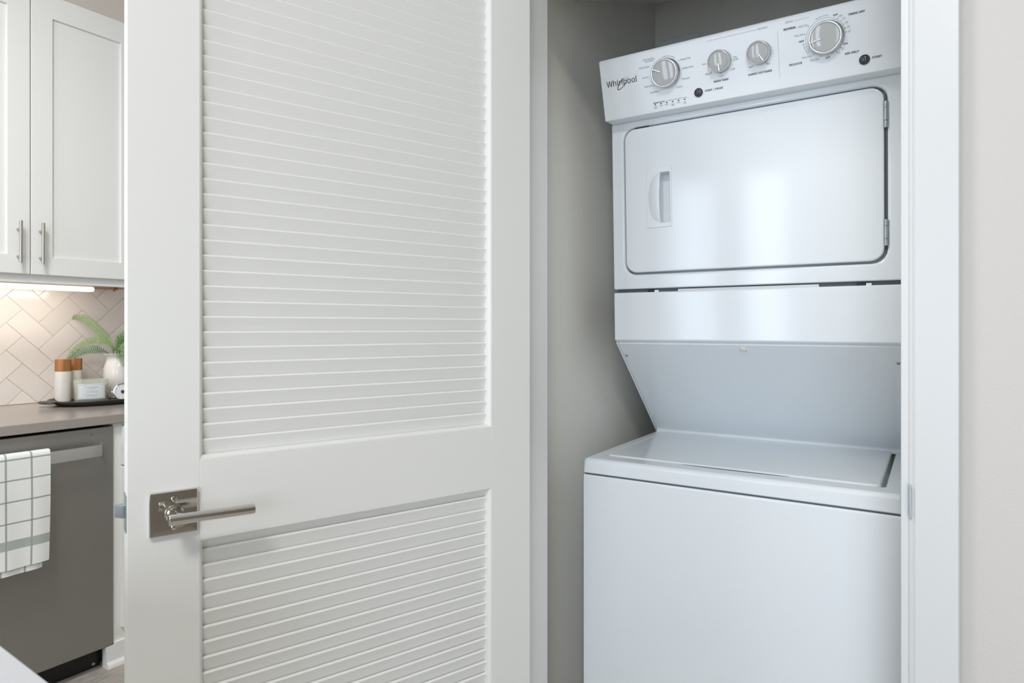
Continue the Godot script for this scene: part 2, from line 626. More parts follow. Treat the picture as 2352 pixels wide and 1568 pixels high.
func shell() -> void:
	var c := 2.95
	struct("floor", wbox(MB.new(), -3.3, 2.3, -0.1, 0.0, -3.2, 2.9, 0.001), M.floor, "grey wood look floor below the dishwasher", "floor")
	struct("ceiling", wbox(MB.new(), -3.3, 2.3, c, c + 0.1, -3.2, 2.9, 0.001), M.ceiling, "flat white ceiling of the room", "ceiling")
	# closet wall: right part, header, left stub
	var m := MB.new()
	wbox(m, -0.022, 0.42, 0.0, c, WALL_N, WALL_N + 0.12, 0.001)
	wbox(m, 0.30, 0.42, 0.0, c, WALL_N + 0.12, 2.9, 0.001)
	wbox(m, -0.78, -0.022, 2.055, c, WALL_N, WALL_N + 0.12, 0.001)
	wbox(m, -0.94, -0.78, 0.0, c, WALL_N, WALL_N + 0.12, 0.001)
	struct("wall_front", m, M.wall, "pale greige painted wall right of the closet door casing", "wall")
	m = MB.new()
	wbox(m, -0.94, -0.82, 0.0, c, WALL_N + 0.12, 2.3, 0.001)
	struct("wall_left", m, M.closet, "grey painted side wall inside the closet left of the dryer", "wall")
	struct("wall_right", wbox(MB.new(), 0.06, 0.16, 0.0, c, WALL_N + 0.12, 2.3, 0.001), M.closet, "grey painted side wall on the right inside the closet", "wall")
	struct("wall_back", wbox(MB.new(), -0.82, 0.06, 0.0, c, 2.2, 2.3, 0.001), M.closet, "grey painted closet wall behind the dryer console", "wall")
	# sloping soffit of the closet
	m = MB.new()
	ext(m, along_x(), PackedVector2Array([Vector2(WALL_N + 0.12, 2.016), Vector2(2.2, 2.353), Vector2(2.2, 2.45), Vector2(WALL_N + 0.12, 2.11)]), -0.82, 0.06)
	struct("ceiling_closet", m, M.closet, "sloping grey soffit at the top of the closet", "ceiling")
	# kitchen and room walls
	struct("wall_kitchen", wbox(MB.new(), KX - 0.1, KX, 0.0, c, -3.2, 2.9, 0.001), M.kitchen_wall, "beige kitchen wall above the white wall cabinets", "wall")
	struct("wall_far", wbox(MB.new(), KX, -0.94, 0.0, c, 2.6, 2.7, 0.001), M.wall, "beige wall at the far end of the kitchen", "wall")
	struct("wall_side", wbox(MB.new(), 2.2, 2.3, 0.0, c, -3.2, 2.9, 0.001), M.hall, "taupe wall along the side of the hall", "wall")
	struct("wall_hall", wbox(MB.new(), 0.42, 2.2, 0.0, c, 1.5, 1.6, 0.001), M.taupe, "taupe wall at the end of the hall", "wall")
	m = MB.new()
	wbox(m, KX, -2.2, 0.0, c, -3.12, -3.02, 0.001)
	wbox(m, -1.65, -1.52, 0.0, c, -3.12, -3.02, 0.001)
	wbox(m, -1.01, 0.1, 0.0, c, -3.12, -3.02, 0.001)
	wbox(m, 2.0, 2.2, 0.0, c, -3.12, -3.02, 0.001)
	for x in [[-2.2, -1.65, 0.35, 2.37], [-1.52, -1.01, 0.35, 2.37], [0.1, 2.0, 0.07, 2.35]]:
		wbox(m, x[0], x[1], 0.0, x[2], -3.12, -3.02, 0.001)
		wbox(m, x[0], x[1], x[3], c, -3.12, -3.02, 0.001)
	struct("wall_window", m, M.wall, "beige wall with two tall windows behind the camera", "wall")
	# vent cover on the closet back wall
	m = MB.new()
	slab(m, Transform3D(Basis(), P(0, 0, 2.2)), -0.807, -0.66, 2.02, 2.222, 0.0, 0.012, 0.003)
	top("wall_plate", m, M.plate, "pale flat cover plate on the closet back wall above the dryer console", "wall plate")
	backsplash()

func backsplash() -> void:
	# herringbone of 2:1 tiles at 45 degrees, each tile its own bevelled piece cut to the area
	var o := thing("wall_backsplash", "cream herringbone tile backsplash between counter and wall cabinets", "backsplash", P(KX, 0.914, 1.2), "", "structure")
	part("grout", wbox(MB.new(), KX, KX + 0.0058, 0.914, 1.424, 0.3, 2.3, 0.0005), M.grout, o)
	var u := 0.0562 / sqrt(2.0)
	var rng := RandomNumberGenerator.new()
	rng.seed = 5
	var area_poly := PackedVector2Array([Vector2(0.78, 0.9155), Vector2(1.78, 0.9155), Vector2(1.78, 1.424), Vector2(0.78, 1.424)])
	var xf := Transform3D(Basis(Vector3(0, 0, -1), Vector3(0, 1, 0), Vector3(1, 0, 0)), Vector3(KX + 0.0035, 0, 0))
	for a in range(-9, 10):
		for b in range(-5, 6):
			for kind in 2:
				var lo: Vector2 = [Vector2(3, -3), Vector2(1, -3)][kind]
				var hi: Vector2 = [Vector2(7, -1), Vector2(3, 1)][kind]
				var sh := Vector2(-2, -2) * a + Vector2(4, -4) * b
				lo += sh
				hi += sh
				var poly := PackedVector2Array()
				for q in [Vector2(lo.x, lo.y), Vector2(hi.x, lo.y), Vector2(hi.x, hi.y), Vector2(lo.x, hi.y)]:
					# u = n + m, v = m - n
					var g := 0.024
					var qq := Vector2(q.x + (g if q.x == lo.x else -g), q.y + (g if q.y == lo.y else -g))
					poly.append(Vector2(1.114 + (qq.x - qq.y) / 2 * 0.0562, 1.1925 + (qq.x + qq.y) / 2 * 0.0558))
				for cut in Geometry2D.intersect_polygons(poly, area_poly):
					if Geometry2D.is_polygon_clockwise(cut): cut.reverse()
					var size := 0.0
					for i in cut.size(): size += cut[i].cross(cut[(i + 1) % cut.size()]) / 2
					if absf(size) < 0.00012: continue
					var m := MB.new()
					var tilt := rng.randf_range(0.0, 0.0006)
					ext(m, xf, cut, 0.0, 0.0042 + tilt, 0.0011)
					part("tile", m, M.tiles[rng.randi() % 5], o)

# ------------------------------------------------------------------ closet trim
func closet_trim() -> void:
	var N := WALL_N
	# jambs
	for s in [[-0.0437, -0.022, "right"], [-0.78, -0.759, "left"]]:
		var m := wbox(MB.new(), s[0], s[1], 0.0, 2.035, N - 0.002, N + 0.12, 0.002)
		struct("trim_%d" % (1 if s[2] == "right" else 2), m, M.trim if s[2] == "right" else M.door, "white painted door jamb on the %s side of the closet opening" % s[2], "door jamb")
	struct("trim_3", wbox(MB.new(), -0.78, -0.022, 2.035, 2.056, N - 0.002, N + 0.12, 0.002), M.trim, "white painted head jamb across the top of the closet opening", "door jamb")
	# casings: flat board with an inner bead
	var prof := func(flip: float) -> PackedVector2Array:
		var p := [Vector2(0, 0), Vector2(0, 0.007), Vector2(0.0045, 0.0105), Vector2(0.0062, 0.0085), Vector2(0.0088, 0.012), Vector2(0.0665, 0.0145), Vector2(0.0665, 0)]
		var q := round_poly(p, [0, 0.002, 0.0015, 0.0006, 0.002, 0.004, 0], 4)
		var r := PackedVector2Array()
		for v in q: r.append(Vector2(v.x * flip, v.y))
		if Geometry2D.is_polygon_clockwise(r): r.reverse()
		return r
	# sweep upward: local z = up, local x = X, local y = towards the room
	var right := Transform3D(Basis(Vector3(1, 0, 0), Vector3(0, 0, 1), Vector3(0, -1, 0)), P(-0.0325, 2.045, N))
	struct("trim_4", ext(MB.new(), right, prof.call(1.0), 0.0, 2.045), M.trim, "flat white door casing right of the closet opening, with a small strike plate", "door casing")
	var left := Transform3D(Basis(Vector3(1, 0, 0), Vector3(0, 0, 1), Vector3(0, -1, 0)), P(-0.7695, 2.045, N))
	struct("trim_5", ext(MB.new(), left, prof.call(-1.0), 0.0, 2.045), M.trim, "flat white door casing left of the closet opening, behind the open door", "door casing")
	struct("trim_6", wbox(MB.new(), -0.836, 0.034, 2.046, 2.112, N - 0.0145, N, 0.003), M.trim, "flat white casing across the top of the closet opening", "door casing")
	# strike plate: plate let into the jamb with a lip that wraps round its front edge
	var o := thing("strike_plate", "small metal strike plate wrapped round the edge of the right closet jamb", "strike plate", P(-0.0437, 0.928, N))
	var lip := MB.new()
	var rp := round_poly([Vector2(-0.0325, 0.9285), Vector2(-0.0285, 0.9285), Vector2(-0.0285, 0.9815), Vector2(-0.0325, 0.9815)], [0.001, 0.003, 0.004, 0.0005])
	ext(lip, Transform3D(Basis(), P(0, 0, N - 0.0025)), rp, -0.0005, 0.0105, 0.0006)
	part("strike_lip", lip, M.zinc, o)
	part("strike_face", wbox(MB.new(), -0.0452, -0.0436, 0.93, 0.985, N + 0.002, N + 0.03, 0.0005), M.zinc, o)
	# baseboard along the wall right of the casing
	struct("baseboard_right", wbox(MB.new(), 0.035, 0.42, 0.0, 0.11, N - 0.014, N, 0.004), M.trim, "white baseboard along the wall right of the closet", "baseboard")

# ------------------------------------------------------------------ louvered door
func louver_door() -> void:
	# local frame: x runs from the free edge to the hinge, y up, z out of the face that the camera sees
	var E := Vector3(-0.3509, 0, 0.9364)
	var NN := Vector3(0.9364, 0, 0.3509)
	var W := 0.747
	var o := thing("door_1", "white louvered closet door standing open with a chrome lever handle", "door", P(-0.7259, 0.0, 1.1977), "", "structure")
	o.transform.basis = Basis(-E, Vector3.UP, NN).orthonormalized()
	var L := o.transform
	var T := 0.035
	var rail := func(called: String, x0: float, x1: float, y0: float, y1: float) -> void:
		part(called, slab(MB.new(), L, x0, x1, y0, y1, -T, 0.0, 0.0006), M.door, o)
	var sl := -W + 0.0975     # inner edge of the free-side stile
	var sr := -0.1005
	rail.call("stile", -W, sl, 0.012, 2.03)
	rail.call("stile", sr, -0.0, 0.012, 2.03)
	rail.call("top_rail", sl, sr, 1.925, 2.03)
	rail.call("lock_rail", sl, sr, 0.899, 1.0245)
	rail.call("bottom_rail", sl, sr, 0.012, 0.245)
	# sticking: small bevelled bead round each opening
	for pn in [[1.0245, 1.925], [0.245, 0.899]]:
		var m := MB.new()
		var rings := []
		for q in [[0.0, -0.0175], [0.0, -0.0016], [0.0012, -0.0012], [0.0045, -0.0062], [0.0048, -0.0175]]:
			rings.append(rrect(L, sl + q[0], sr - q[0], pn[0] + q[0], pn[1] - q[0], q[1], 0.0004, 1))
		m.loft(rings, false, false)
		part("sticking", m, M.door, o, "", 25.0)
	# one slat: nearly upright board with rounded edges, top edge near us, foot further in
	var pitch := 0.0241
	var down := Vector2(-0.32, -0.9474)      # (q, h)
	var back := Vector2(-0.9474, 0.32)
	var th := 0.0058
	var p0 := Vector2(-0.0105, -0.0014)      # below the chamfered nose
	var ln := 0.0264
	var pr := round_poly([p0, p0 + Vector2(-0.003, 0.0028), p0 + back * th, p0 + back * th + down * ln, p0 + down * ln], [0.0007, 0.0009, 0.001, 0.0015, 0.0015], 3)
	# sweep along local x: profile x -> L.z, profile y -> up
	var prof := PackedVector2Array()
	for q in pr: prof.append(Vector2(-q.x, q.y))
	if Geometry2D.is_polygon_clockwise(prof): prof.reverse()
	var sm := MB.new()
	ext(sm, Transform3D(Basis(Vector3(0, 0, -1), Vector3(0, 1, 0), Vector3(1, 0, 0)), Vector3.ZERO), prof, sl - 0.004, sr + 0.004)
	var slat := sm.mesh()
	for k in 37:
		var y := 1.0525 + k * pitch
		if y < 1.922: piece("slat", slat, M.door, o, Vector3(0, y, 0))
	var rng := RandomNumberGenerator.new()
	rng.seed = 2
	for k in range(-1, 28):
		var y := 0.8795 - k * pitch + rng.randf_range(-0.0005, 0.0005)
		if y > 0.262: piece("slat", slat, M.door, o, Vector3(0, y, 0))
	# lever handle
	var hd := Node3D.new()
	hd.name = "door_handle"
	o.add_child(hd, true)
	hd.set_meta("label", "polished chrome lever on a square rose")
	var hx := -0.687
	var hy := 0.9497
	part("rose", plate(MB.new(), L, hx - 0.0328, hx + 0.0328, hy - 0.0328, hy + 0.0328, 0.0, 0.009, 0.0018, 0.0016), M.chrome, hd)
	var hub := MB.new()
	lathe(hub, L * Transform3D(Basis(), Vector3(hx, hy, 0.009)), [[0.0135, 0.0], [0.0135, 0.004], [0.0128, 0.005], [0.0105, 0.0055], [0.0105, 0.044], [0.0098, 0.0465], [0.0, 0.047]], 28)
	part("hub", hub, M.chrome, hd)
	part("lever", rod(MB.new(), L * Vector3(hx - 0.0145, hy + 0.002, 0.055), L * Vector3(hx + 0.104, hy, 0.055), 0.0078, 0.0012, 24), M.chrome, hd)
	for s in [-1, 1]:
		var sc := MB.new()
		lathe(sc, L * Transform3D(Basis(), Vector3(hx, hy + s * 0.0215, 0.009)), [[0.0042, 0.0], [0.004, 0.0012], [0.003, 0.0018], [0.0, 0.0019]], 18)
		part("screw", sc, M.chrome, hd)
	# latch in the free edge
	var edge := L * Transform3D(Basis(Vector3(0, 0, 1), Vector3(0, 1, 0), Vector3(-1, 0, 0)), Vector3(-W, 0, 0))
	part("latch_plate", plate(MB.new(), edge, -0.030, -0.006, 0.926, 0.984, -0.0002, 0.0012, 0.003, 0.0005), M.zinc, o, "metal latch face plate")
	var tg := MB.new()
	var tp := PackedVector2Array([Vector2(-0.026, 0.0), Vector2(-0.010, 0.0), Vector2(-0.010, 0.003), Vector2(-0.022, 0.0125), Vector2(-0.026, 0.0125)])
	ext(tg, edge * Transform3D(Basis(Vector3(1, 0, 0), Vector3(0, 0, 1), Vector3(0, -1, 0)), Vector3(0, 0.967, 0.001)), tp, 0.0, 0.019, 0.0008)
	part("latch_bolt", tg, M.zinc, o, "metal spring latch")
	# hinges: knuckles at the hinge edge
	for y in [0.25, 1.07, 1.79]:
		var hg := MB.new()
		for k in 3:
			rod(hg, L * Vector3(0.004, y - 0.043 + k * 0.029, -T - 0.0035), L * Vector3(0.004, y - 0.0145 + k * 0.029, -T - 0.0035), 0.0055, 0.0006, 14)
		slab(hg, L, -0.0005, 0.0012, y - 0.043, y + 0.043, -T + 0.004, -0.004, 0.0005)
		part("hinge", hg, M.nickel, o, "metal butt hinge")

# ------------------------------------------------------------------ stacked washer and dryer
const XL := -0.7203
const XR := -0.0265

func knob(parent: Node, face: Transform3D, x: float, t: float, r: float, skirt: float, deg: float) -> void:
	var k := Node3D.new()
	k.name = "knob"
	parent.add_child(k, true)
	var xf := face * Transform3D(Basis(), Vector3(x, -t, 0))
	var m := MB.new()
	lathe(m, xf, [[skirt, 0.0], [skirt, 0.0018], [skirt - 0.001, 0.003], [r * 0.965, 0.0045], [r * 0.955, 0.014], [r * 0.985, 0.0165]], 56)
	part("knob_skirt", m, M.satin, k)
	m = MB.new()
	lathe(m, xf, [[r * 0.95, 0.0155], [r, 0.017], [r, 0.0192], [r * 0.985, 0.0205], [r * 0.955, 0.0214], [r * 0.92, 0.0217], [r * 0.885, 0.0213], [r * 0.855, 0.0204], [r * 0.84, 0.019]], 64)
	part("knob_ring", m, M.ring, k)
	m = MB.new()
	lathe(m, xf, [[r * 0.85, 0.0186], [r * 0.825, 0.0198], [r * 0.6, 0.0207], [r * 0.3, 0.0211], [0.0, 0.0212]], 56)
	part("knob_face", m, M.knob_face, k)
	# pointer bar from the middle to the rim
	var a := deg_to_rad(deg)
	var px := xf * Transform3D(Basis(Vector3(0, 0, 1), -a), Vector3.ZERO)
	part("pointer", plate(MB.new(), px, -0.0015, 0.0015, r * 0.22, r * 0.93, 0.0195, 0.0236, 0.0014, 0.0009), M.ring, k)

func dot(m: MB, face: Transform3D, x: float, t: float, r := 0.00075) -> void:
	lathe(m, face * Transform3D(Basis(), Vector3(x, -t, 0)), [[r, 0.0], [r, 0.0002]], 12)

func arc_line(m: MB, face: Transform3D, x: float, t: float, r: float, a0: float, a1: float, w: float) -> void:
	var n := 40
	for i in n:
		var q := []
		for s in [0, 1]:
			var a := deg_to_rad(lerpf(a0, a1, float(i + s) / n))
			for rr in [r - w / 2, r + w / 2]: q.append(face * Vector3(x + rr * sin(a), -t + rr * cos(a), 0.0003))
		m.quad(q[0], q[2], q[3], q[1])

func laundry() -> void:
	var o := thing("laundry_center", "white stacked washer and dryer standing in the closet", "washer dryer", P((XL + XR) / 2, 0.0, 1.8))
	var ax := along_x()
	# washer cabinet, front face at N 1.44
	var m := MB.new()
	ext(m, ax, round_poly([Vector2(1.44, 0.02), Vector2(2.12, 0.02), Vector2(2.12, 0.8705), Vector2(1.44, 0.8705)], [0.004, 0.004, 0.004, 0.006]), XL, XR, 0.003)
	part("washer_cabinet", m, M.enamel, o)
	part("toe_base", wbox(MB.new(), XL + 0.02, XR - 0.02, 0.0, 0.03, 1.48, 2.1, 0.002), M.dark, o)
	part("seam", wbox(MB.new(), XL + 0.004, XR - 0.004, 0.865, 0.88, 1.443, 2.1, 0.001), M.shadow_gap, o)
	# washer top: a frame round the lid well
	var up := Transform3D(Basis(Vector3(1, 0, 0), Vector3(0, 0, -1), Vector3(0, 1, 0)), Vector3.ZERO)   # local (x, N, h)
	m = MB.new()
	var rings := []
	var oo := [XL - 0.001, XR + 0.001, 1.4385, 2.12]
	rings.append(rrect(up, oo[0] + 0.004, oo[1] - 0.004, oo[2] + 0.004, oo[3] - 0.004, 0.8735, 0.006))
	rings.append(rrect(up, oo[0], oo[1], oo[2], oo[3], 0.876, 0.008))
	for k in 6:
		var a := PI / 2 * k / 5
		var ins := 0.009 * (1 - cos(a))
		rings.append(rrect(up, oo[0] + ins, oo[1] - ins, oo[2] + ins + 0.004 * float(k) / 5, oo[3] - ins, 0.901 + 0.009 * sin(a), 0.012 - ins * 0.5))
	var ii := [-0.688, -0.0805, 1.497, 1.934]
	for k in 4:
		var a := PI / 2 * k / 3
		var g := 0.004 * (1 - sin(a))
		rings.append(rrect(up, ii[0] - g, ii[1] + g, ii[2] - g, ii[3] + g, 0.906 + 0.004 * cos(a), 0.014))
	rings.append(rrect(up, ii[0], ii[1], ii[2], ii[3], 0.882, 0.014))
	m.loft(rings, false, true)
	part("washer_top", m, M.enamel, o)
	# lid, with a finger scoop below its front edge
	m = MB.new()
	plate(m, up, -0.6855, -0.0885, 1.499, 1.9315, 0.883, 0.9125, 0.013, 0.005)
	part("washer_lid", m, M.enamel, o)
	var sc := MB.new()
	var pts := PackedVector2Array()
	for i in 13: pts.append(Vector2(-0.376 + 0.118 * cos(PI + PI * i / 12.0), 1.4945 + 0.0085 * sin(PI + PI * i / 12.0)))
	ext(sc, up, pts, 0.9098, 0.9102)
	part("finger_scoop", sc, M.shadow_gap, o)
	# leaning back panel between washer and dryer
	var dA := Vector2(1.638, 1.187)
	var dB := Vector2(1.94, 0.9105)
	var dd := (dB - dA).normalized()
	var dn := Vector2(dd.y, -dd.x)       # towards the room, in (N, h)
	if dn.x > 0: dn = -dn
	m = MB.new()
	ext(m, ax, PackedVector2Array([dA - dn * 0.004, dB - dn * 0.004, Vector2(2.06, 0.9105), Vector2(2.06, 1.187)]), XL + 0.0005, XR - 0.0005, 0.001)
	part("tower_side", m, M.enamel, o)
	m = MB.new()
	var cove := PackedVector2Array()
	for i in 9:
		var q := i / 8.0
		cove.append(Vector2(1.915, 0.9101).lerp(Vector2(1.9405, 0.9101), q).lerp(Vector2(1.9405, 0.9101).lerp(Vector2(1.9195, 0.9289), q), q) - Vector2(0.0, 0.0))
	cove.append(Vector2(1.95, 0.93))
	cove.append(Vector2(1.95, 0.908))
	cove.append(Vector2(1.915, 0.908))
	cove.reverse()
	ext(m, ax, cove, XL + 0.007, XR - 0.007)
	part("rear_cove", m, M.enamel, o)
	var slope := Transform3D(Basis(Vector3(1, 0, 0), Vector3(0, -dd.y, dd.x), Vector3(0, dn.y, -dn.x)), P(0, dA.y, dA.x))
	m = MB.new()
	plate(m, slope, XL + 0.0065, XR - 0.0065, -0.404, -0.0005, -0.004, 0.0015, 0.004, 0.0012)
	part("slope_panel", m, M.enamel, o)
	for x in [XL, XR - 0.0055]:
		part("side_flange", plate(MB.new(), slope, x, x + 0.0055, -0.405, 0.0, -0.02, 0.0012, 0.001, 0.0008), M.enamel, o)
	for s in [[-0.7055, 0.05], [-0.0655, 0.054]]:
		m = MB.new()
		lathe(m, slope * Transform3D(Basis(), Vector3(s[0], -s[1], 0.0015)), [[0.0045, 0.0], [0.0042, 0.0011], [0.003, 0.0022], [0.0016, 0.0026], [0.0016, 0.0012], [0.0, 0.0012]], 18)
		part("screw", m, M.zinc, o, "zinc panel screw")
	m = MB.new()
	lathe(m, slope * Transform3D(Basis(), Vector3(-0.3905, -0.0165, 0.0015)), [[0.0085, 0.0], [0.0083, 0.002], [0.006, 0.0042], [0.003, 0.005], [0.0022, 0.0032], [0.0, 0.0032]], 24)
	part("lid_bumper", m, M.ceramic, o, "round white bumper")
	# lower dryer panel (fascia under the gap)
	var fN := func(h: float) -> float: return 1.6226 + (1.3295 - h) * 0.034
	m = MB.new()
	ext(m, ax, round_poly([Vector2(fN.call(1.3205), 1.3205), Vector2(fN.call(1.1945), 1.1945), Vector2(1.648, 1.187), Vector2(2.06, 1.187), Vector2(2.06, 1.3205)], [0.004, 0.006, 0.002, 0, 0]), XL, XR, 0.003)
	part("lower_fascia", m, M.enamel, o)
	m = MB.new()
	wbox(m, XL + 0.006, XR - 0.006, 1.316, 1.335, 1.634, 2.05, 0.001)
	part("seam", m, M.shadow_gap, o)
	m = MB.new()
	wbox(m, -0.546, -0.2185, 1.3185, 1.3265, 1.6255, 1.64, 0.001)
	part("hinge_strip", m, M.trim, o, "white strip in the seam")
	for x in [-0.6186, -0.1344]:
		part("clip", wbox(MB.new(), x - 0.008, x + 0.008, 1.319, 1.3265, 1.627, 1.64, 0.001), M.dark, o, "dark seam clip")
		part("clip", wbox(MB.new(), x + 0.010, x + 0.021, 1.319, 1.3255, 1.6262, 1.64, 0.001), M.enamel, o, "white seam clip")
	# dryer front: leaning face with a recessed door
	var ftop := 1.7665
	var fy := Vector3(0, 1, 0.034).normalized()
	var fxf := Transform3D(Basis(Vector3(1, 0, 0), fy, Vector3(1, 0, 0).cross(fy)), P(0, 1.3295, 1.6226))
	m = MB.new()
	frame(m, fxf, [XL, XR, 0.0, ftop - 1.3295], 0.004, [-0.6872, -0.0828, 0.0375, 0.4195], 0.03, -0.04, 0.0, 0.0035, 0.006, 0.035, true)
	part("dryer_front", m, M.enamel, o)
	part("dryer_cabinet", wbox(MB.new(), XL + 0.0005, XR - 0.0005, 1.33, 1.885, 1.652, 2.12, 0.003), M.enamel, o)
	var door := MeshInstance3D.new()
	m = MB.new()
	frame(m, fxf, [-0.6838, -0.0888, 0.0428, 0.4168], 0.0285, [-0.5915, -0.5615, 0.1665, 0.2955], 0.004, -0.016, 0.001, 0.004, 0.0004, 0.032, true)
	door = part("dryer_door", m, M.enamel, o)
	# pull: plate with a pocket and a swelling grip on its left
	m = MB.new()
	frame(m, fxf, [-0.6245, -0.5573, 0.1555, 0.3095], 0.003, [-0.5905, -0.5625, 0.1675, 0.2945], 0.004, 0.0, 0.0035, 0.0014, 0.002, 0.033, true)
	part("pull_plate", m, M.console, door, "recessed moulded pull")
	var grip := MB.new()
	var gr := []
	for i in 17:
		var s := float(i) / 16
		var y := lerpf(0.169, 0.293, s)
		var e := sin(PI * s)
		var swell := 0.0032 + 0.0115 * pow(e, 0.6)
		var left := lerpf(-0.596, -0.6195, pow(e, 0.5))
		var ring := PackedVector3Array()
		for k in 7:
			var q := float(k) / 6
			ring.append(fxf * Vector3(lerpf(left, -0.5895, q), y, 0.0032 + (swell - 0.0032) * sin(q * PI / 2)))
		ring.append(fxf * Vector3(-0.5868, y, swell - 0.001))
		ring.append(fxf * Vector3(-0.5885, y, 0.001))
		ring.append(fxf * Vector3(left, y, 0.0018))
		ring.reverse()
		gr.append(ring)
	grip.loft(gr)
	for i in range(0, grip.v.size(), 3):   # face outward
		var t := grip.v[i + 1]
		grip.v[i + 1] = grip.v[i + 2]
		grip.v[i + 2] = t
	part("pull_grip", grip, M.console, door)
	# hinges in the right-hand gap
	for h in [1.684, 1.432]:
		var hg := Node3D.new()
		hg.name = "dryer_hinge"
		o.add_child(hg, true)
		hg.set_meta("label", "bright metal door hinge")
		var y: float = h - 1.3295
		for k in 3:
			m = MB.new()
			rod(m, fxf * Vector3(-0.0858, y - 0.028 + [0.0, 0.0155, 0.0425][k], 0.0005), fxf * Vector3(-0.0858, y - 0.028 + [0.015, 0.042, 0.0565][k], 0.0005), 0.0044, 0.0006, 18)
			part("knuckle", m, M.zinc, hg)
	m = MB.new()
	slab(m, fxf, -0.0882, -0.0832, 0.07, 0.389, -0.014, -0.0055, 0.0005)
	part("door_seal", m, M.shadow_gap, o, "dark seal in the hinge gap")
	part("door_catch", slab(MB.new(), fxf, -0.655, -0.618, 0.4172, 0.4192, -0.012, -0.001, 0.0005), M.dark, o, "dark catch above the door")
	# console: leaning control panel that overhangs the dryer front
	m = MB.new()
	var cA := Vector2(1.524, 1.905)
	var cB := Vector2(1.5645, 1.7637)
	ext(m, ax, round_poly([Vector2(1.62, 1.911), cA + Vector2(0.0, 0.004), cB, Vector2(1.606, 1.7655), Vector2(1.66, 1.7655), Vector2(1.66, 1.905)], [0.002, 0.007, 0.003, 0.002, 0, 0.002], 6), XL, XR, 0.005)
	var con := part("console", m, M.console, o)
	var down := Vector3(0, -0.962, -0.273)
	var face := Transform3D(Basis(Vector3(1, 0, 0), -down, Vector3(1, 0, 0).cross(-down)), P(0, 1.905, 1.524))
	# the face of the console must lie on that frame
	knob(o, face, -0.5462, 0.0612, 0.0332, 0.0345, -64.5)
	knob(o, face, -0.4166, 0.0612, 0.0246, 0.0252, 176.0)
	knob(o, face, -0.3292, 0.0614, 0.0246, 0.0252, 151.0)
	knob(o, face, -0.1930, 0.0602, 0.0332, 0.0352, -102.0)
	for b in [[-0.4722, 0.1202, 0.0102], [-0.1218, 0.1192, 0.0102]]:
		var bx := face * Transform3D(Basis(), Vector3(b[0], -b[1], 0))
		var bt := MB.new()
		lathe(bt, bx, [[b[2], -0.001], [b[2], 0.0006], [b[2] * 0.95, 0.0018], [b[2] * 0.7, 0.0036], [b[2] * 0.35, 0.0045], [0.0, 0.0048]], 32)
		var bb := part("button", bt, M.button, o, "dark glossy push button")
		bt = MB.new()
		lathe(bt, bx, [[b[2] + 0.0016, 0.0], [b[2] + 0.0014, 0.0009], [b[2] + 0.0004, 0.0011], [b[2] - 0.0002, 0.0003]], 32)
		part("button_rim", bt, M.console, bb)
	printing(con, face)

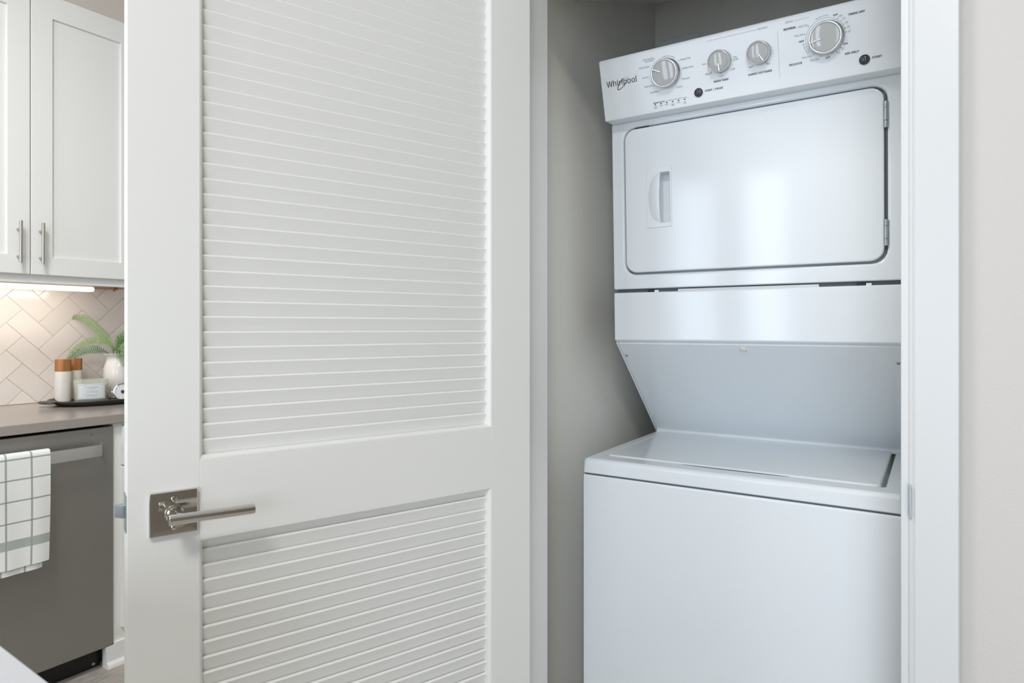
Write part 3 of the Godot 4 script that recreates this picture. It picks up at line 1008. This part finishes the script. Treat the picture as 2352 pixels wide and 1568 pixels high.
func printing(o: Node, face: Transform3D) -> void:
	# wordmark with its swirl
	write("Whirlpool", face, -0.6632, 0.0606, 0.0805, M.logo, o, "logo_lettering")
	var sw := MB.new()
	var n := 64
	for i in n:
		var q := []
		for s in [0, 1]:
			var a := TAU * (0.04 + 0.9 * float(i + s) / n) + 0.55
			var thick := 0.00035 + 0.0006 * pow(absf(sin(a * 0.5 + 0.3)), 2.0)
			for w in [-1, 1]:
				var e := Vector2(cos(a) * (0.0182 + w * thick), sin(a) * (0.0062 + w * thick))
				e = e.rotated(deg_to_rad(42.0))
				q.append(face * Vector3(-0.6606 + e.x, -0.0628 + e.y, 0.0004))
		sw.quad(q[0], q[1], q[3], q[2])
	part("logo_swirl", sw, M.logo, o)
	# bold captions: text, x, t, width
	for w in [["WASH TEMP", -0.4179, 0.1029, 0.034], ["FABRIC SOFTENER", -0.3307, 0.1033, 0.0514], ["TIMED DRY", -0.1345, 0.024, 0.031], ["NORMAL", -0.264, 0.0246, 0.0252], ["DELICATE", -0.2556, 0.1001, 0.0265], ["AIR ONLY", -0.145, 0.0999, 0.027], ["OFF", -0.2418, 0.0564, 0.0098], ["OFF", -0.1908, 0.1003, 0.0086], ["OFF", -0.1562, 0.0799, 0.0088], ["OFF", -0.1739, 0.0186, 0.0088], ["START", -0.0987, 0.1179, 0.0174], ["START | PAUSE", -0.4358, 0.1198, 0.0419], ["WASH STATUS", -0.571, 0.1249, 0.0285]]:
		write(w[0], face, w[1], w[2], w[3], M.ink, o, "printed_text", true)
	for w in [["Less Dry", -0.2377, 0.0262, 0.0192], ["Very Dry", -0.2464, 0.0429, 0.019], ["Less Dry", -0.2328, 0.0906, 0.019], ["Very Dry", -0.2176, 0.0995, 0.0185], ["60", -0.1641, 0.0227, 0.0054], ["50", -0.158, 0.0292, 0.0054], ["40", -0.1532, 0.0377, 0.0054], ["30", -0.1501, 0.0472, 0.0054], ["20", -0.1493, 0.0565, 0.0054], ["20", -0.1616, 0.0885, 0.0054], ["10", -0.1699, 0.0958, 0.0054], ["Yes", -0.3508, 0.087, 0.0075], ["No", -0.3121, 0.0875, 0.0065],
			["Hot", -0.4539, 0.059, 0.008], ["Warm", -0.4464, 0.0824, 0.0145], ["Cool", -0.4177, 0.0927, 0.0105], ["Cold", -0.3904, 0.0831, 0.0105], ["Tap", -0.3832, 0.0585, 0.0075], ["Cold", -0.3818, 0.0632, 0.0105],
			["Clean Washer", -0.5885, 0.0198, 0.028], ["with affresh", -0.586, 0.0248, 0.0215], ["Drain & Spin", -0.6002, 0.0374, 0.027], ["Normal", -0.5995, 0.0606, 0.0155], ["Delicates", -0.5942, 0.0823, 0.02], ["Quick Wash", -0.5797, 0.0989, 0.0245], ["Heavy Duty", -0.4969, 0.0383, 0.0245], ["Bulky Items", -0.4917, 0.0588, 0.0255], ["Casual", -0.4998, 0.0818, 0.017], ["Colors", -0.517, 0.098, 0.0145],
			["Sensing", -0.581, 0.1345, 0.0108], ["Fill", -0.581, 0.1378, 0.0042], ["Wash", -0.5662, 0.1335, 0.0082], ["Rinse", -0.5514, 0.1335, 0.0086], ["Final", -0.5366, 0.1345, 0.0072], ["Spin", -0.5366, 0.1378, 0.0066], ["Done", -0.5218, 0.1335, 0.008], ["Lid", -0.507, 0.1345, 0.0046], ["Lock", -0.507, 0.1378, 0.0076]]:
		write(w[0], face, w[1], w[2], w[3], M.ink_pale, o)
	write("WASHER", face, -0.3205, 0.0109, 0.0215, M.ink_faint, o)
	write("DRYER", face, -0.2647, 0.0109, 0.0158, M.ink_faint, o)
	write_arc("Deep Water Wash", face, -0.5462, 0.0612, 0.0388, -7.0, 36.0, 0.0022, M.ink_pale, o)
	write_arc("Wrinkle Shield", face, -0.1945, 0.0585, 0.0436, -22.0, 8.0, 0.0022, M.ink_pale, o)
	write_arc("Wrinkle Shield", face, -0.1945, 0.0585, 0.0436, -96.0, -126.0, 0.0022, M.ink_pale, o)
	# rules, tick dots and arcs
	var m := MB.new()
	var rule := func(x0: float, x1: float, t0: float, t1: float) -> void: slab(m, face, x0, x1, -t1, -t0, 0.0, 0.0003, 0.0001)
	rule.call(-0.4435, -0.3335, 0.0107, 0.0112)
	rule.call(-0.2538, -0.2249, 0.0107, 0.0112)
	rule.call(-0.2897, -0.2892, 0.025, 0.124)
	part("printed_rule", m, M.ink_faint, o)
	m = MB.new()
	slab(m, face, -0.5545, -0.5005, -0.1251, -0.1246, 0.0, 0.0003, 0.0001)
	part("printed_rule", m, M.ink, o)
	m = MB.new()
	arc_line(m, face, -0.1945, 0.0585, 0.0392, -88.0, 18.0, 0.0005)
	arc_line(m, face, -0.1945, 0.0585, 0.0378, 22.0, 118.0, 0.0006)
	arc_line(m, face, -0.1945, 0.0585, 0.0392, -92.0, -130.0, 0.0004)
	part("printed_arc", m, M.ink_pale, o)
	m = MB.new()
	for d in [[-0.5735, 0.0222], [-0.5118, 0.0388], [-0.5055, 0.0589], [-0.5105, 0.0809], [-0.5237, 0.0965], [-0.563, 0.0972], [-0.5805, 0.084], [-0.396, 0.0585], [-0.4, 0.0805], [-0.4178, 0.0872], [-0.4387, 0.0803], [-0.3457, 0.0855], [-0.3168, 0.0845],
			[-0.2268, 0.0287], [-0.2345, 0.0432], [-0.2185, 0.0878], [-0.2045, 0.0945], [-0.169, 0.0265], [-0.163, 0.0327], [-0.1588, 0.0404], [-0.1562, 0.0483], [-0.1555, 0.0567], [-0.165, 0.0853], [-0.1735, 0.093], [-0.1900, 0.0955], [-0.1615, 0.0772]]:
		dot(m, face, d[0], d[1], 0.0008)
	part("printed_dot", m, M.ink, o)
	m = MB.new()
	for i in 6: slab(m, face, -0.5827 + i * 0.0148, -0.5793 + i * 0.0148, -0.1302, -0.1278, -0.001, 0.0003, 0.0002)
	part("status_light", m, M.dark, o, "row of dark status lights")

# ------------------------------------------------------------------ kitchen
const CF := -2.83     # face of the wall cabinet doors

func along_n() -> Transform3D: return Transform3D(Basis(Vector3(0, 0, -1), Vector3(0, 1, 0), Vector3(1, 0, 0)), Vector3.ZERO)

func shaker(parent: Node, x: float, n0: float, n1: float, h0: float, h1: float, st: float, mt: Material) -> MeshInstance3D:
	# shaker door seen from +X: local x = N, local y = up, local z = +X
	var xf := along_n() * Transform3D(Basis(), Vector3(0, 0, x))
	var m := MB.new()
	frame(m, xf, [n0, n1, h0, h1], 0.002, [n0 + st, n1 - st, h0 + st * 0.97, h1 - st * 1.22], 0.001, -0.02, 0.0, 0.002, 0.0012, 0.009, true)
	return part("cabinet_door", m, mt, parent)

func upper_cabinet() -> void:
	var o := thing("wall_cabinet", "white shaker wall cabinet above the tiled backsplash", "cabinet", P(CF - 0.16, 1.397, 1.08))
	var m := MB.new()
	wbox(m, KX + 0.003, CF - 0.021, 1.412, 2.5, 0.62, 1.55, 0.002)
	part("cabinet_body", m, M.cabinet, o)
	part("light_rail", wbox(MB.new(), CF - 0.04, CF - 0.02, 1.396, 1.45, 0.62, 1.55, 0.002), M.cabinet, o)
	part("cabinet_underside", wbox(MB.new(), KX + 0.01, CF - 0.042, 1.4, 1.413, 0.64, 1.53, 0.001), M.under, o, "bare wood underside")
	for d in [[0.68, 1.0775, 1.0374], [1.081, 1.474, 1.1089]]:
		var dr := shaker(o, CF, d[0], d[1], 1.427, 2.494, 0.0715, M.cabinet)
		var h := MB.new()
		rod(h, P(CF + 0.031, 1.4655, d[2]), P(CF + 0.031, 1.6195, d[2]), 0.0058, 0.0008)
		for y in [1.49, 1.59]: rod(h, P(CF - 0.001, y, d[2]), P(CF + 0.03, y, d[2]), 0.0042, 0.0004, 12)
		part("bar_handle", h, M.nickel, dr, "brushed steel bar handle")
	# light bar below
	var l := thing("under_cabinet_light", "glowing white light bar under the wall cabinet", "light bar", P(-2.94, 1.375, 1.05))
	part("light_bar", wbox(MB.new(), -2.965, -2.925, 1.3765, 1.396, 0.72, 1.345, 0.006), M.glow, l)
	part("mounting_strip", wbox(MB.new(), -2.96, -2.93, 1.395, 1.4005, 0.73, 1.335, 0.001), M.trim, l)
	area("light_bar_light", Transform3D(Basis(Vector3(0, 0, -1), Vector3(-0.8, 0.6, 0), Vector3(0.6, 0.8, 0)), P(-2.955, 1.373, 1.03)), Vector2(0.6, 0.04), 0.36, rgb(255, 246, 234))
	var b := MB.new()
	wbox(b, -2.975, -2.945, 1.39, 1.4, 1.43, 1.447, 0.002)
	wbox(b, -2.965, -2.955, 1.384, 1.391, 1.435, 1.442, 0.002)
	top("cable_clip", b, M.cap, "small brown cable clip under the wall cabinet beside the light bar", "clip")

func base_units() -> void:
	var ct := 0.914
	# continuous countertop
	var m := MB.new()
	ext(m, Transform3D(Basis(Vector3(1, 0, 0), Vector3(0, 1, 0), Vector3(0, 0, 1)), Vector3.ZERO), round_poly([Vector2(KX + 0.001, 0.881), Vector2(-2.488, 0.881), Vector2(-2.488, ct), Vector2(KX + 0.001, ct)], [0, 0.003, 0.003, 0]), -2.3, -0.3)
	top("countertop", m, M.quartz, "grey quartz countertop over the dishwasher", "countertop")
	# dishwasher
	var o := thing("dishwasher", "slate grey dishwasher under the counter with a towel on its handle", "dishwasher", P(-2.8, 0, 0.915))
	var xf := along_n() * Transform3D(Basis(), Vector3(0, 0, -2.503))
	part("tub", wbox(MB.new(), KX + 0.03, -2.535, 0.08, 0.868, 0.625, 1.208, 0.002), M.black, o)
	part("dishwasher_door", plate(MB.new(), xf, 0.618, 1.2135, 0.078, 0.871, -0.03, 0.0, 0.003, 0.003), M.slate, o)
	part("toe_kick", wbox(MB.new(), -2.62, -2.55, 0.0, 0.075, 0.62, 1.188, 0.002), M.black, o, "black toe kick")
	m = MB.new()
	lathe(m, Transform3D(Basis(Vector3(0, 1, 0), Vector3(0, 0, 1), Vector3(1, 0, 0)), P(-2.55, 0.014, 1.168)), [[0.006, 0.0], [0.005, 0.002], [0.0, 0.003]], 12)
	part("screw", m, M.zinc, o)
	# bowed flat bar handle
	m = MB.new()
	var rings := []
	for i in 25:
		var s := float(i) / 24
		var n := lerpf(0.664, 1.1725, s)
		var e := minf(s, 1 - s) * 24
		var out := 0.046 * (1.0 - pow(1.0 - clampf(e / 1.5, 0, 1), 2.6)) + 0.006 * sin(PI * s)
		if i == 0 or i == 24: out = 0.001
		var q := PackedVector3Array()
		for c in [[-0.006, -0.0195], [0.006, -0.0195], [0.007, 0.0], [0.006, 0.0195], [-0.006, 0.0195]]:
			q.append(P(-2.503 + out + c[0], 0.7975 + c[1], n))
		rings.append(q)
	m.loft(rings)
	part("bar_handle", m, M.bar, o, "flat satin metal bar handle", 50.0)
	var dwf := Transform3D(Basis(Vector3(0, 0, -1), Vector3(0, 1, 0), Vector3(1, 0, 0)), P(-2.503, 0.0, 0.0))
	part("badge", plate(MB.new(), dwf, 0.895, 0.93, 0.1, 0.107, 0.0, 0.0012, 0.001, 0.0004), M.bar, o, "small metal badge")
	part("vent_dot", slab(MB.new(), dwf, 1.138, 1.142, 0.847, 0.850, -0.001, 0.0004, 0.0003), M.black, o)
	# neighbouring base cabinet
	var b := thing("base_cabinet", "white base cabinet right of the dishwasher, mostly hidden by the open door", "cabinet", P(-2.8, 0, 1.5))
	part("cabinet_body", wbox(MB.new(), KX + 0.01, -2.512, 0.0, 0.879, 1.2165, 1.85, 0.002), M.cabinet, b)
	shaker(b, -2.492, 1.243, 1.66, 0.13, 0.72, 0.07, M.cabinet)
	m = MB.new()
	slab(m, along_n() * Transform3D(Basis(), Vector3(0, 0, -2.492)), 1.243, 1.66, 0.725, 0.868, -0.02, 0.0, 0.002)
	part("drawer_front", m, M.cabinet, b)
	m = MB.new()
	ext(m, Transform3D(Basis(Vector3(1, 0, 0), Vector3(0, 1, 0), Vector3(0, 0, 1)), Vector3.ZERO), round_poly([Vector2(-2.513, 0.0), Vector2(-2.487, 0.0), Vector2(-2.49, 0.012), Vector2(-2.5, 0.022), Vector2(-2.501, 0.084), Vector2(-2.513, 0.086)], [0, 0.001, 0.004, 0.001, 0.002, 0]), -1.85, -1.2165)
	part("toe_board", m, M.cabinet, b)
	m = MB.new()
	ext(m, Transform3D.IDENTITY, round_poly([Vector2(-2.53, 0.0), Vector2(-2.487, 0.0), Vector2(-2.49, 0.012), Vector2(-2.5, 0.022), Vector2(-2.501, 0.076), Vector2(-2.53, 0.076)], [0, 0.001, 0.004, 0.001, 0.001, 0]), -1.2165, -1.189)
	part("toe_board_end", m, M.cabinet, b)
	# base cabinet left of the dishwasher, outside the frame edge
	var c := thing("base_cabinet", "white base cabinet on the near side of the dishwasher", "cabinet", P(-2.8, 0, 0.45))
	part("cabinet_body", wbox(MB.new(), KX + 0.01, -2.512, 0.0, 0.879, 0.3, 0.612, 0.002), M.cabinet, c)
	shaker(c, -2.492, 0.303, 0.609, 0.13, 0.868, 0.07, M.cabinet)
	towel()

func towel() -> void:
	# folded cloth over the handle: front leaf, back leaf
	var o := thing("kitchen_towel", "white towel with grey green plaid lines hung over the dishwasher handle", "towel", P(-2.44, 0.45, 0.85))
	var xc := -2.456
	var sheet := func(len_f: float, len_b: float, n0: float, n1: float, off: float, sag: float) -> MB:
		var m := MB.new()
		var rows := []
		var K := 44
		var J := 26
		for side in 2:
			for i in K + 1:
				var s := lerpf(0.0, len_f + len_b + PI * 0.012, float(i if side == 0 else K - i) / K)
				var row := []
				for j in J + 1:
					var w := float(j) / J
					var n := lerpf(n0, n1, w)
					var x: float
					var h: float
					var lf := len_f - sag * pow(w, 1.2)
					var r := 0.012 + off
					if s < lf:
						h = 0.8185 - (lf - s)
						x = xc + r
					elif s < lf + PI * r:
						var a := (s - lf) / r
						h = 0.8185 + r * sin(a) * 0.8
						x = xc + r * cos(a)
					else:
						h = 0.8185 - (s - lf - PI * r)
						x = xc - r
					var hang := clampf((0.81 - h) / 0.35, 0, 1)
					if s < lf: x += 0.004 * hang * sin(w * 9.0 + 0.6) + 0.003 * hang * sin(w * 19.0 + h * 6.0) + 0.010 * hang
					else: x = minf(x, xc + r)
					n += -0.012 * hang * sin(h * 5.0) * (w - 0.5) - 0.004 * hang * w
					x += -0.0012 if side == 1 else 0.0012
					row.append([P(x, h, n), Vector2(w, clampf((lf - s + 0.012) / 0.76, -0.6, 1.0))])
				rows.append(row)
		for i in rows.size() - 1:
			for j in J:
				var a = rows[i][j]
				var b = rows[i][j + 1]
				var c = rows[i + 1][j + 1]
				var d = rows[i + 1][j]
				m.tri(a[0], b[0], c[0], a[1], b[1], c[1])
				m.tri(a[0], c[0], d[0], a[1], c[1], d[1])
		return m
	part("front_fold", sheet.call(0.352, 0.1, 0.69, 0.987, 0.0025, 0.004), M.towel, o, "", 70.0)
	part("back_fold", sheet.call(0.372, 0.1, 0.685, 0.970, -0.0035, 0.004), M.towel, o, "", 70.0)

func counter_things() -> void:
	var ct := 0.914
	# oval tray with two handles
	var m := MB.new()
	var c := Vector2(-2.932, 1.43)
	var rings := []
	for q in [[0.0, 0.0], [0.80, 0.0], [0.86, 0.002], [0.97, 0.014], [1.0, 0.0205], [0.99, 0.0235], [0.965, 0.0225], [0.93, 0.016], [0.83, 0.009], [0.78, 0.0075], [0.0, 0.0075]]:
		var r := PackedVector3Array()
		for i in 64:
			var a := TAU * i / 64
			var cx := signf(cos(a)) * pow(absf(cos(a)), 0.85)
			var cy := signf(sin(a)) * pow(absf(sin(a)), 0.85)
			r.append(P(c.x + 0.155 * q[0] * cx, ct + q[1], c.y - 0.245 * q[0] * cy))
		r.reverse()
		rings.append(r)
	for r in rings: r.reverse()
	m.loft(rings, false, false)
	var tr := thing("tray", "dark grey oval serving tray with end handles on the counter", "tray", P(c.x, ct, c.y))
	part("tray_dish", m, M.tray, tr)
	for s in [-1, 1]:
		m = MB.new()
		var tab := []
		for q in [[0.0, 0.0], [0.7, -0.0005], [0.94, 0.001], [1.0, 0.004], [0.95, 0.0075], [0.7, 0.0085], [0.0, 0.0085]]:
			var ring := PackedVector3Array()
			for i in 28:
				var a := TAU * i / 28
				ring.append(P(c.x + 0.046 * q[0] * cos(a), ct + 0.0145 + q[1], c.y + s * 0.254 - 0.030 * q[0] * sin(a)))
			tab.append(ring)
		m.loft(tab, false, false)
		part("tray_handle", m, M.tray, tr)
	# two mills with wooden caps
	var base := ct + 0.0078
	var k := 0
	for b in [[-3.03, 1.271, "slim off white ceramic shaker with a wooden cap, in front on the tray"], [-3.078, 1.334, "off white ceramic shaker with a wooden cap, half hidden behind the other one"]]:
		var t := thing("shaker", b[2], "shaker", P(b[0], base, b[1]), "")
		m = MB.new()
		lathe(m, up_axis(b[0], base, b[1]), [[0.0268, 0.0], [0.0285, 0.0015], [0.0289, 0.006], [0.0289, 0.123], [0.0282, 0.1252], [0.0276, 0.1256], [0.0, 0.1256]], 40)
		part("shaker_body", m, M.ceramic, t)
		m = MB.new()
		var xf := up_axis(b[0], base + 0.1256, b[1])
		var prof := [[0.0283, 0.0], [0.0288, 0.001], [0.0288, 0.0475], [0.028, 0.0495], [0.0, 0.05]]
		var n := 40
		for j in prof.size() - 1:
			for i in n:
				var q := []
				for e in [[j, i], [j, i + 1], [j + 1, i + 1], [j + 1, i]]:
					var a: float = TAU * e[1] / n
					q.append([xf * Vector3(prof[e[0]][0] * cos(a), prof[e[0]][0] * sin(a), prof[e[0]][1]), Vector2(float(e[1]) / n * 2.0, prof[e[0]][1] * 8.0)])
				m.tri(q[0][0], q[1][0], q[2][0], q[0][1], q[1][1], q[2][1])
				m.tri(q[0][0], q[2][0], q[3][0], q[0][1], q[2][1], q[3][1])
		part("wooden_cap", m, M.cap, t, "striped wooden cap")
		if k == 0:
			# small raised mark on the body, towards the room
			var dir := Vector3(0.92, 0, 0.39).normalized()
			var mx := Transform3D(Basis(Vector3.UP.cross(dir), Vector3.UP, dir), P(b[0], base + 0.083, b[1]) + dir * 0.0288)
			write("P", mx, 0.006, 0.0, 0.006, M.ink_faint, t, "printed_letter")
		k += 1
	# candle in an oval glass
	var ca := Vector3(-2.958, base, 1.345)
	var t := thing("candle", "wide glass jar candle with a white printed label on the tray", "candle", P(ca.x, ca.y, ca.z))
	var ax := up_axis(ca.x, ca.y, ca.z, deg_to_rad(70.0))     # long axis roughly along the counter
	var oval := func(mm: MB, prof: Array) -> void:
		var rr := []
		for q in prof:
			var r := PackedVector3Array()
			for i in 56:
				var a := TAU * i / 56
				var cx := signf(cos(a)) * pow(absf(cos(a)), 0.6)
				var cy := signf(sin(a)) * pow(absf(sin(a)), 0.6)
				r.append(ax * Vector3(0.0612 * q[0] * cx, 0.0365 * q[0] * cy, q[1]))
			rr.append(r)
		mm.loft(rr)
	m = MB.new()
	oval.call(m, [[0.9, 0.0], [0.93, 0.002], [1.02, 0.088], [1.01, 0.0905], [0.985, 0.0895], [0.97, 0.07], [0.9, 0.008], [0.0, 0.008]])
	part("glass_jar", m, M.glass, t, "clear glass jar")
	m = MB.new()
	oval.call(m, [[0.88, 0.0085], [0.9, 0.0095], [0.955, 0.066], [0.94, 0.068], [0.0, 0.068]])
	part("wax", m, M.wax, t, "pale green wax")
	# label: curved sheet just off the glass
	m = MB.new()
	var L := []
	for i in 21:
		var a := lerpf(0.0, 1.0, i / 20.0)
		var xx := lerpf(-0.0475, 0.0475, a)
		for z in [[0.012, 0.945], [0.074, 1.005]]:
			var sx: float = 0.0612 * z[1]
			var sy: float = 0.0365 * z[1]
			var cc := pow(clampf(absf(xx) / sx, 0, 1), 1.0 / 0.6)
			var yy := sy * pow(maxf(1 - cc * cc, 0.0), 0.3)
			L.append([ax * Vector3(xx, -yy - 0.0006, z[0]), Vector2(a, 1.0 - (z[0] - 0.012) / 0.062)])
	for i in 20:
		var q0 = L[2 * i]
		var q1 = L[2 * i + 1]
		var q2 = L[2 * i + 2]
		var q3 = L[2 * i + 3]
		m.tri(q0[0], q2[0], q3[0], q0[1], q2[1], q3[1])
		m.tri(q0[0], q3[0], q1[0], q0[1], q3[1], q1[1])
	part("paper_label", m, M.label, t, "white bordered label", 60.0)
	# kitchen timer on a wire stand, facing the camera
	var cc := Vector3(-2.885, 0.9575, 1.437)
	var ck := thing("kitchen_timer", "small round chrome timer on a wire stand at the end of the tray", "timer", P(cc.x, base, cc.z))
	var dir := Vector3(0.86, 0.05, 0.51).normalized()
	var sx := Vector3.UP.cross(dir).normalized()
	var cf := Transform3D(Basis(sx, dir.cross(sx), dir), P(cc.x, cc.y, cc.z))
	m = MB.new()
	lathe(m, cf, [[0.02, -0.02], [0.032, -0.014], [0.0362, -0.004], [0.0365, 0.004], [0.0345, 0.0075], [0.0318, 0.0078], [0.031, 0.005]], 44)
	part("timer_case", m, M.chrome, ck)
	m = MB.new()
	lathe(m, cf, [[0.0315, 0.003], [0.031, 0.0052], [0.0, 0.0054]], 44)
	var fc := part("timer_face", m, M.face, ck)
	m = MB.new()
	lathe(m, cf, [[0.0075, 0.005], [0.007, 0.009], [0.0, 0.0095]], 24)
	for i in 12:
		var a := TAU * i / 12
		slab(m, cf * Transform3D(Basis(Vector3(0, 0, 1), a), Vector3.ZERO), -0.0006, 0.0006, 0.0235, 0.0275, 0.005, 0.0058, 0.0002)
	part("timer_dial", m, M.ink, fc)
	var foot := base + 0.0015
	for s in [-1, 1]:
		var pv := cf * Vector3(s * 0.0395, 0.0, 0.0)
		m = MB.new()
		rod(m, cf * Vector3(s * 0.036, 0, 0), cf * Vector3(s * 0.042, 0, 0), 0.0022, 0.0004, 10)
		rod(m, Vector3(pv.x, foot - 0.0015, pv.z), pv, 0.0012, 0.0002, 8)
		part("stand_leg", m, M.chrome, ck)

	# fern in a white jug
	var vx := -3.0
	var vn := 1.483
	var fp := thing("potted_fern", "green fern in a white ceramic vase on the tray", "potted plant", P(vx, base, vn))
	m = MB.new()
	lathe(m, up_axis(vx, base, vn), [[0.04, 0.0], [0.044, 0.003], [0.05, 0.03], [0.0605, 0.065], [0.0652, 0.1], [0.063, 0.13], [0.0555, 0.155], [0.052, 0.168], [0.056, 0.18], [0.0662, 0.1895], [0.0668, 0.1915], [0.0652, 0.1922], [0.0545, 0.181], [0.0495, 0.168], [0.052, 0.155], [0.0, 0.15]], 52)
	part("vase", m, M.vase, fp)
	var rng := RandomNumberGenerator.new()
	rng.seed = 19
	# fronds: control points in (across to the image's right, up, towards the room), metres from the vase mouth
	var mouth := P(vx, base + 0.185, vn)
	var ar := Vector3(0.8407, 0, -0.5415)
	var fw := Vector3(0.5415, 0, 0.8407)
	var fr := [
		["pale", [[-0.01, 0.0, 0.0], [-0.045, 0.06, 0.01], [-0.1, 0.125, 0.02], [-0.15, 0.165, 0.03], [-0.2, 0.163, 0.03]], 0.024],
		["pale", [[-0.012, 0.0, 0.02], [-0.035, 0.055, 0.03], [-0.09, 0.068, 0.05], [-0.15, 0.028, 0.07], [-0.182, -0.022, 0.08]], 0.017],
		["dark", [[-0.015, -0.005, 0.03], [-0.04, 0.022, 0.06], [-0.085, 0.028, 0.09], [-0.13, 0.006, 0.1], [-0.165, -0.022, 0.1]], 0.02],
		["mid", [[0.0, 0.0, 0.0], [-0.005, 0.06, 0.0], [0.035, 0.1, 0.0], [0.08, 0.135, -0.01], [0.13, 0.15, -0.02]], 0.024],
		["mid", [[0.005, 0.0, 0.03], [0.02, 0.05, 0.05], [0.06, 0.08, 0.07], [0.11, 0.09, 0.08], [0.16, 0.07, 0.08]], 0.024],
		["mid", [[-0.005, 0.0, 0.04], [0.015, 0.03, 0.07], [0.05, 0.04, 0.1], [0.09, 0.03, 0.12], [0.13, 0.0, 0.13]], 0.024],
		["dark", [[0.02, 0.0, -0.01], [0.05, 0.06, -0.02], [0.09, 0.09, -0.03], [0.14, 0.085, -0.05], [0.18, 0.05, -0.06]], 0.022],
		["mid", [[0.01, 0.0, 0.02], [0.03, 0.02, 0.06], [0.05, 0.015, 0.09], [0.075, -0.01, 0.11], [0.09, -0.04, 0.12]], 0.022],
	]
	for q in fr:
		var curve := Curve3D.new()
		var pp := []
		for z in q[1]: pp.append(mouth + ar * z[0] + Vector3.UP * z[1] + fw * z[2])
		for i in pp.size():
			var tan_v: Vector3 = (pp[mini(i + 1, pp.size() - 1)] - pp[maxi(i - 1, 0)]) / 6.0
			curve.add_point(pp[i], -tan_v, tan_v)
		var len := curve.get_baked_length()
		var leaf := MB.new()
		var cnt := int(len / 0.0066)
		var spine := []
		var rad := []
		for i in 25:
			spine.append(curve.sample_baked(len * i / 24.0, true))
			rad.append(lerpf(0.0014, 0.0004, i / 24.0))
		for i in cnt:
			var s := (i + 0.5) / cnt
			if s < 0.14: continue
			var p := curve.sample_baked(len * s, true)
			var d := (curve.sample_baked(minf(len * s + 0.004, len), true) - curve.sample_baked(maxf(len * s - 0.004, 0), true)).normalized()
			var view := (Vector3(0, CAM_H + 0.5, 0) - p).normalized()
			var side := d.cross(view).normalized()
			var nrm := side.cross(d).normalized()
			var wl: float = q[2] * (1.0 - pow(s, 3.0) * 0.75) * smoothstep(0.1, 0.35, s) + 0.003
			for sg in [-1, 1]:
				var dirl: Vector3 = (side * sg + d * 0.45 + nrm * rng.randf_range(-0.3, 0.12)).normalized()
				var wd := 0.0019
				var e1: Vector3 = p + dirl * wl * 0.35 + nrm * 0.0012
				var tip: Vector3 = p + dirl * wl - nrm * 0.003 + d * rng.randf_range(-0.0015, 0.0015)
				var a := p + d * wd * 0.6
				var b := p - d * wd * 0.6
				var c1: Vector3 = e1 + d * wd
				var c2: Vector3 = e1 - d * wd
				var m3: Vector3 = e1 + dirl * wl * 0.35
				leaf.tri(b, e1, a); leaf.tri(a, e1, c1); leaf.tri(b, c2, e1)
				leaf.tri(c1, e1, m3 + d * wd * 0.8); leaf.tri(c2, m3 - d * wd * 0.8, e1)
				leaf.tri(e1, m3 - d * wd * 0.8, m3 + d * wd * 0.8)
				leaf.tri(m3 - d * wd * 0.8, tip, m3 + d * wd * 0.8)
		tube(leaf, spine, rad, 6)
		part("frond", leaf, M["frond_pale"] if q[0] == "pale" else M["frond_dark"] if q[0] == "dark" else M["frond"], fp, "", 60.0)

func island() -> void:
	# corner of a white worktop close to the camera, bottom left
	var o := thing("island", "white kitchen island with its worktop corner at the lower left, near the camera", "island", P(-0.66, 0, 0.2645))
	part("worktop", wbox(MB.new(), -1.9, -0.585, 0.877, 0.914, -0.45, 0.2658, 0.003), M.island, o)
	part("island_body", wbox(MB.new(), -1.85, -0.64, 0.0, 0.877, -0.4, 0.22, 0.003), M.cabinet, o)
	o.rotation.y = deg_to_rad(-2.6)
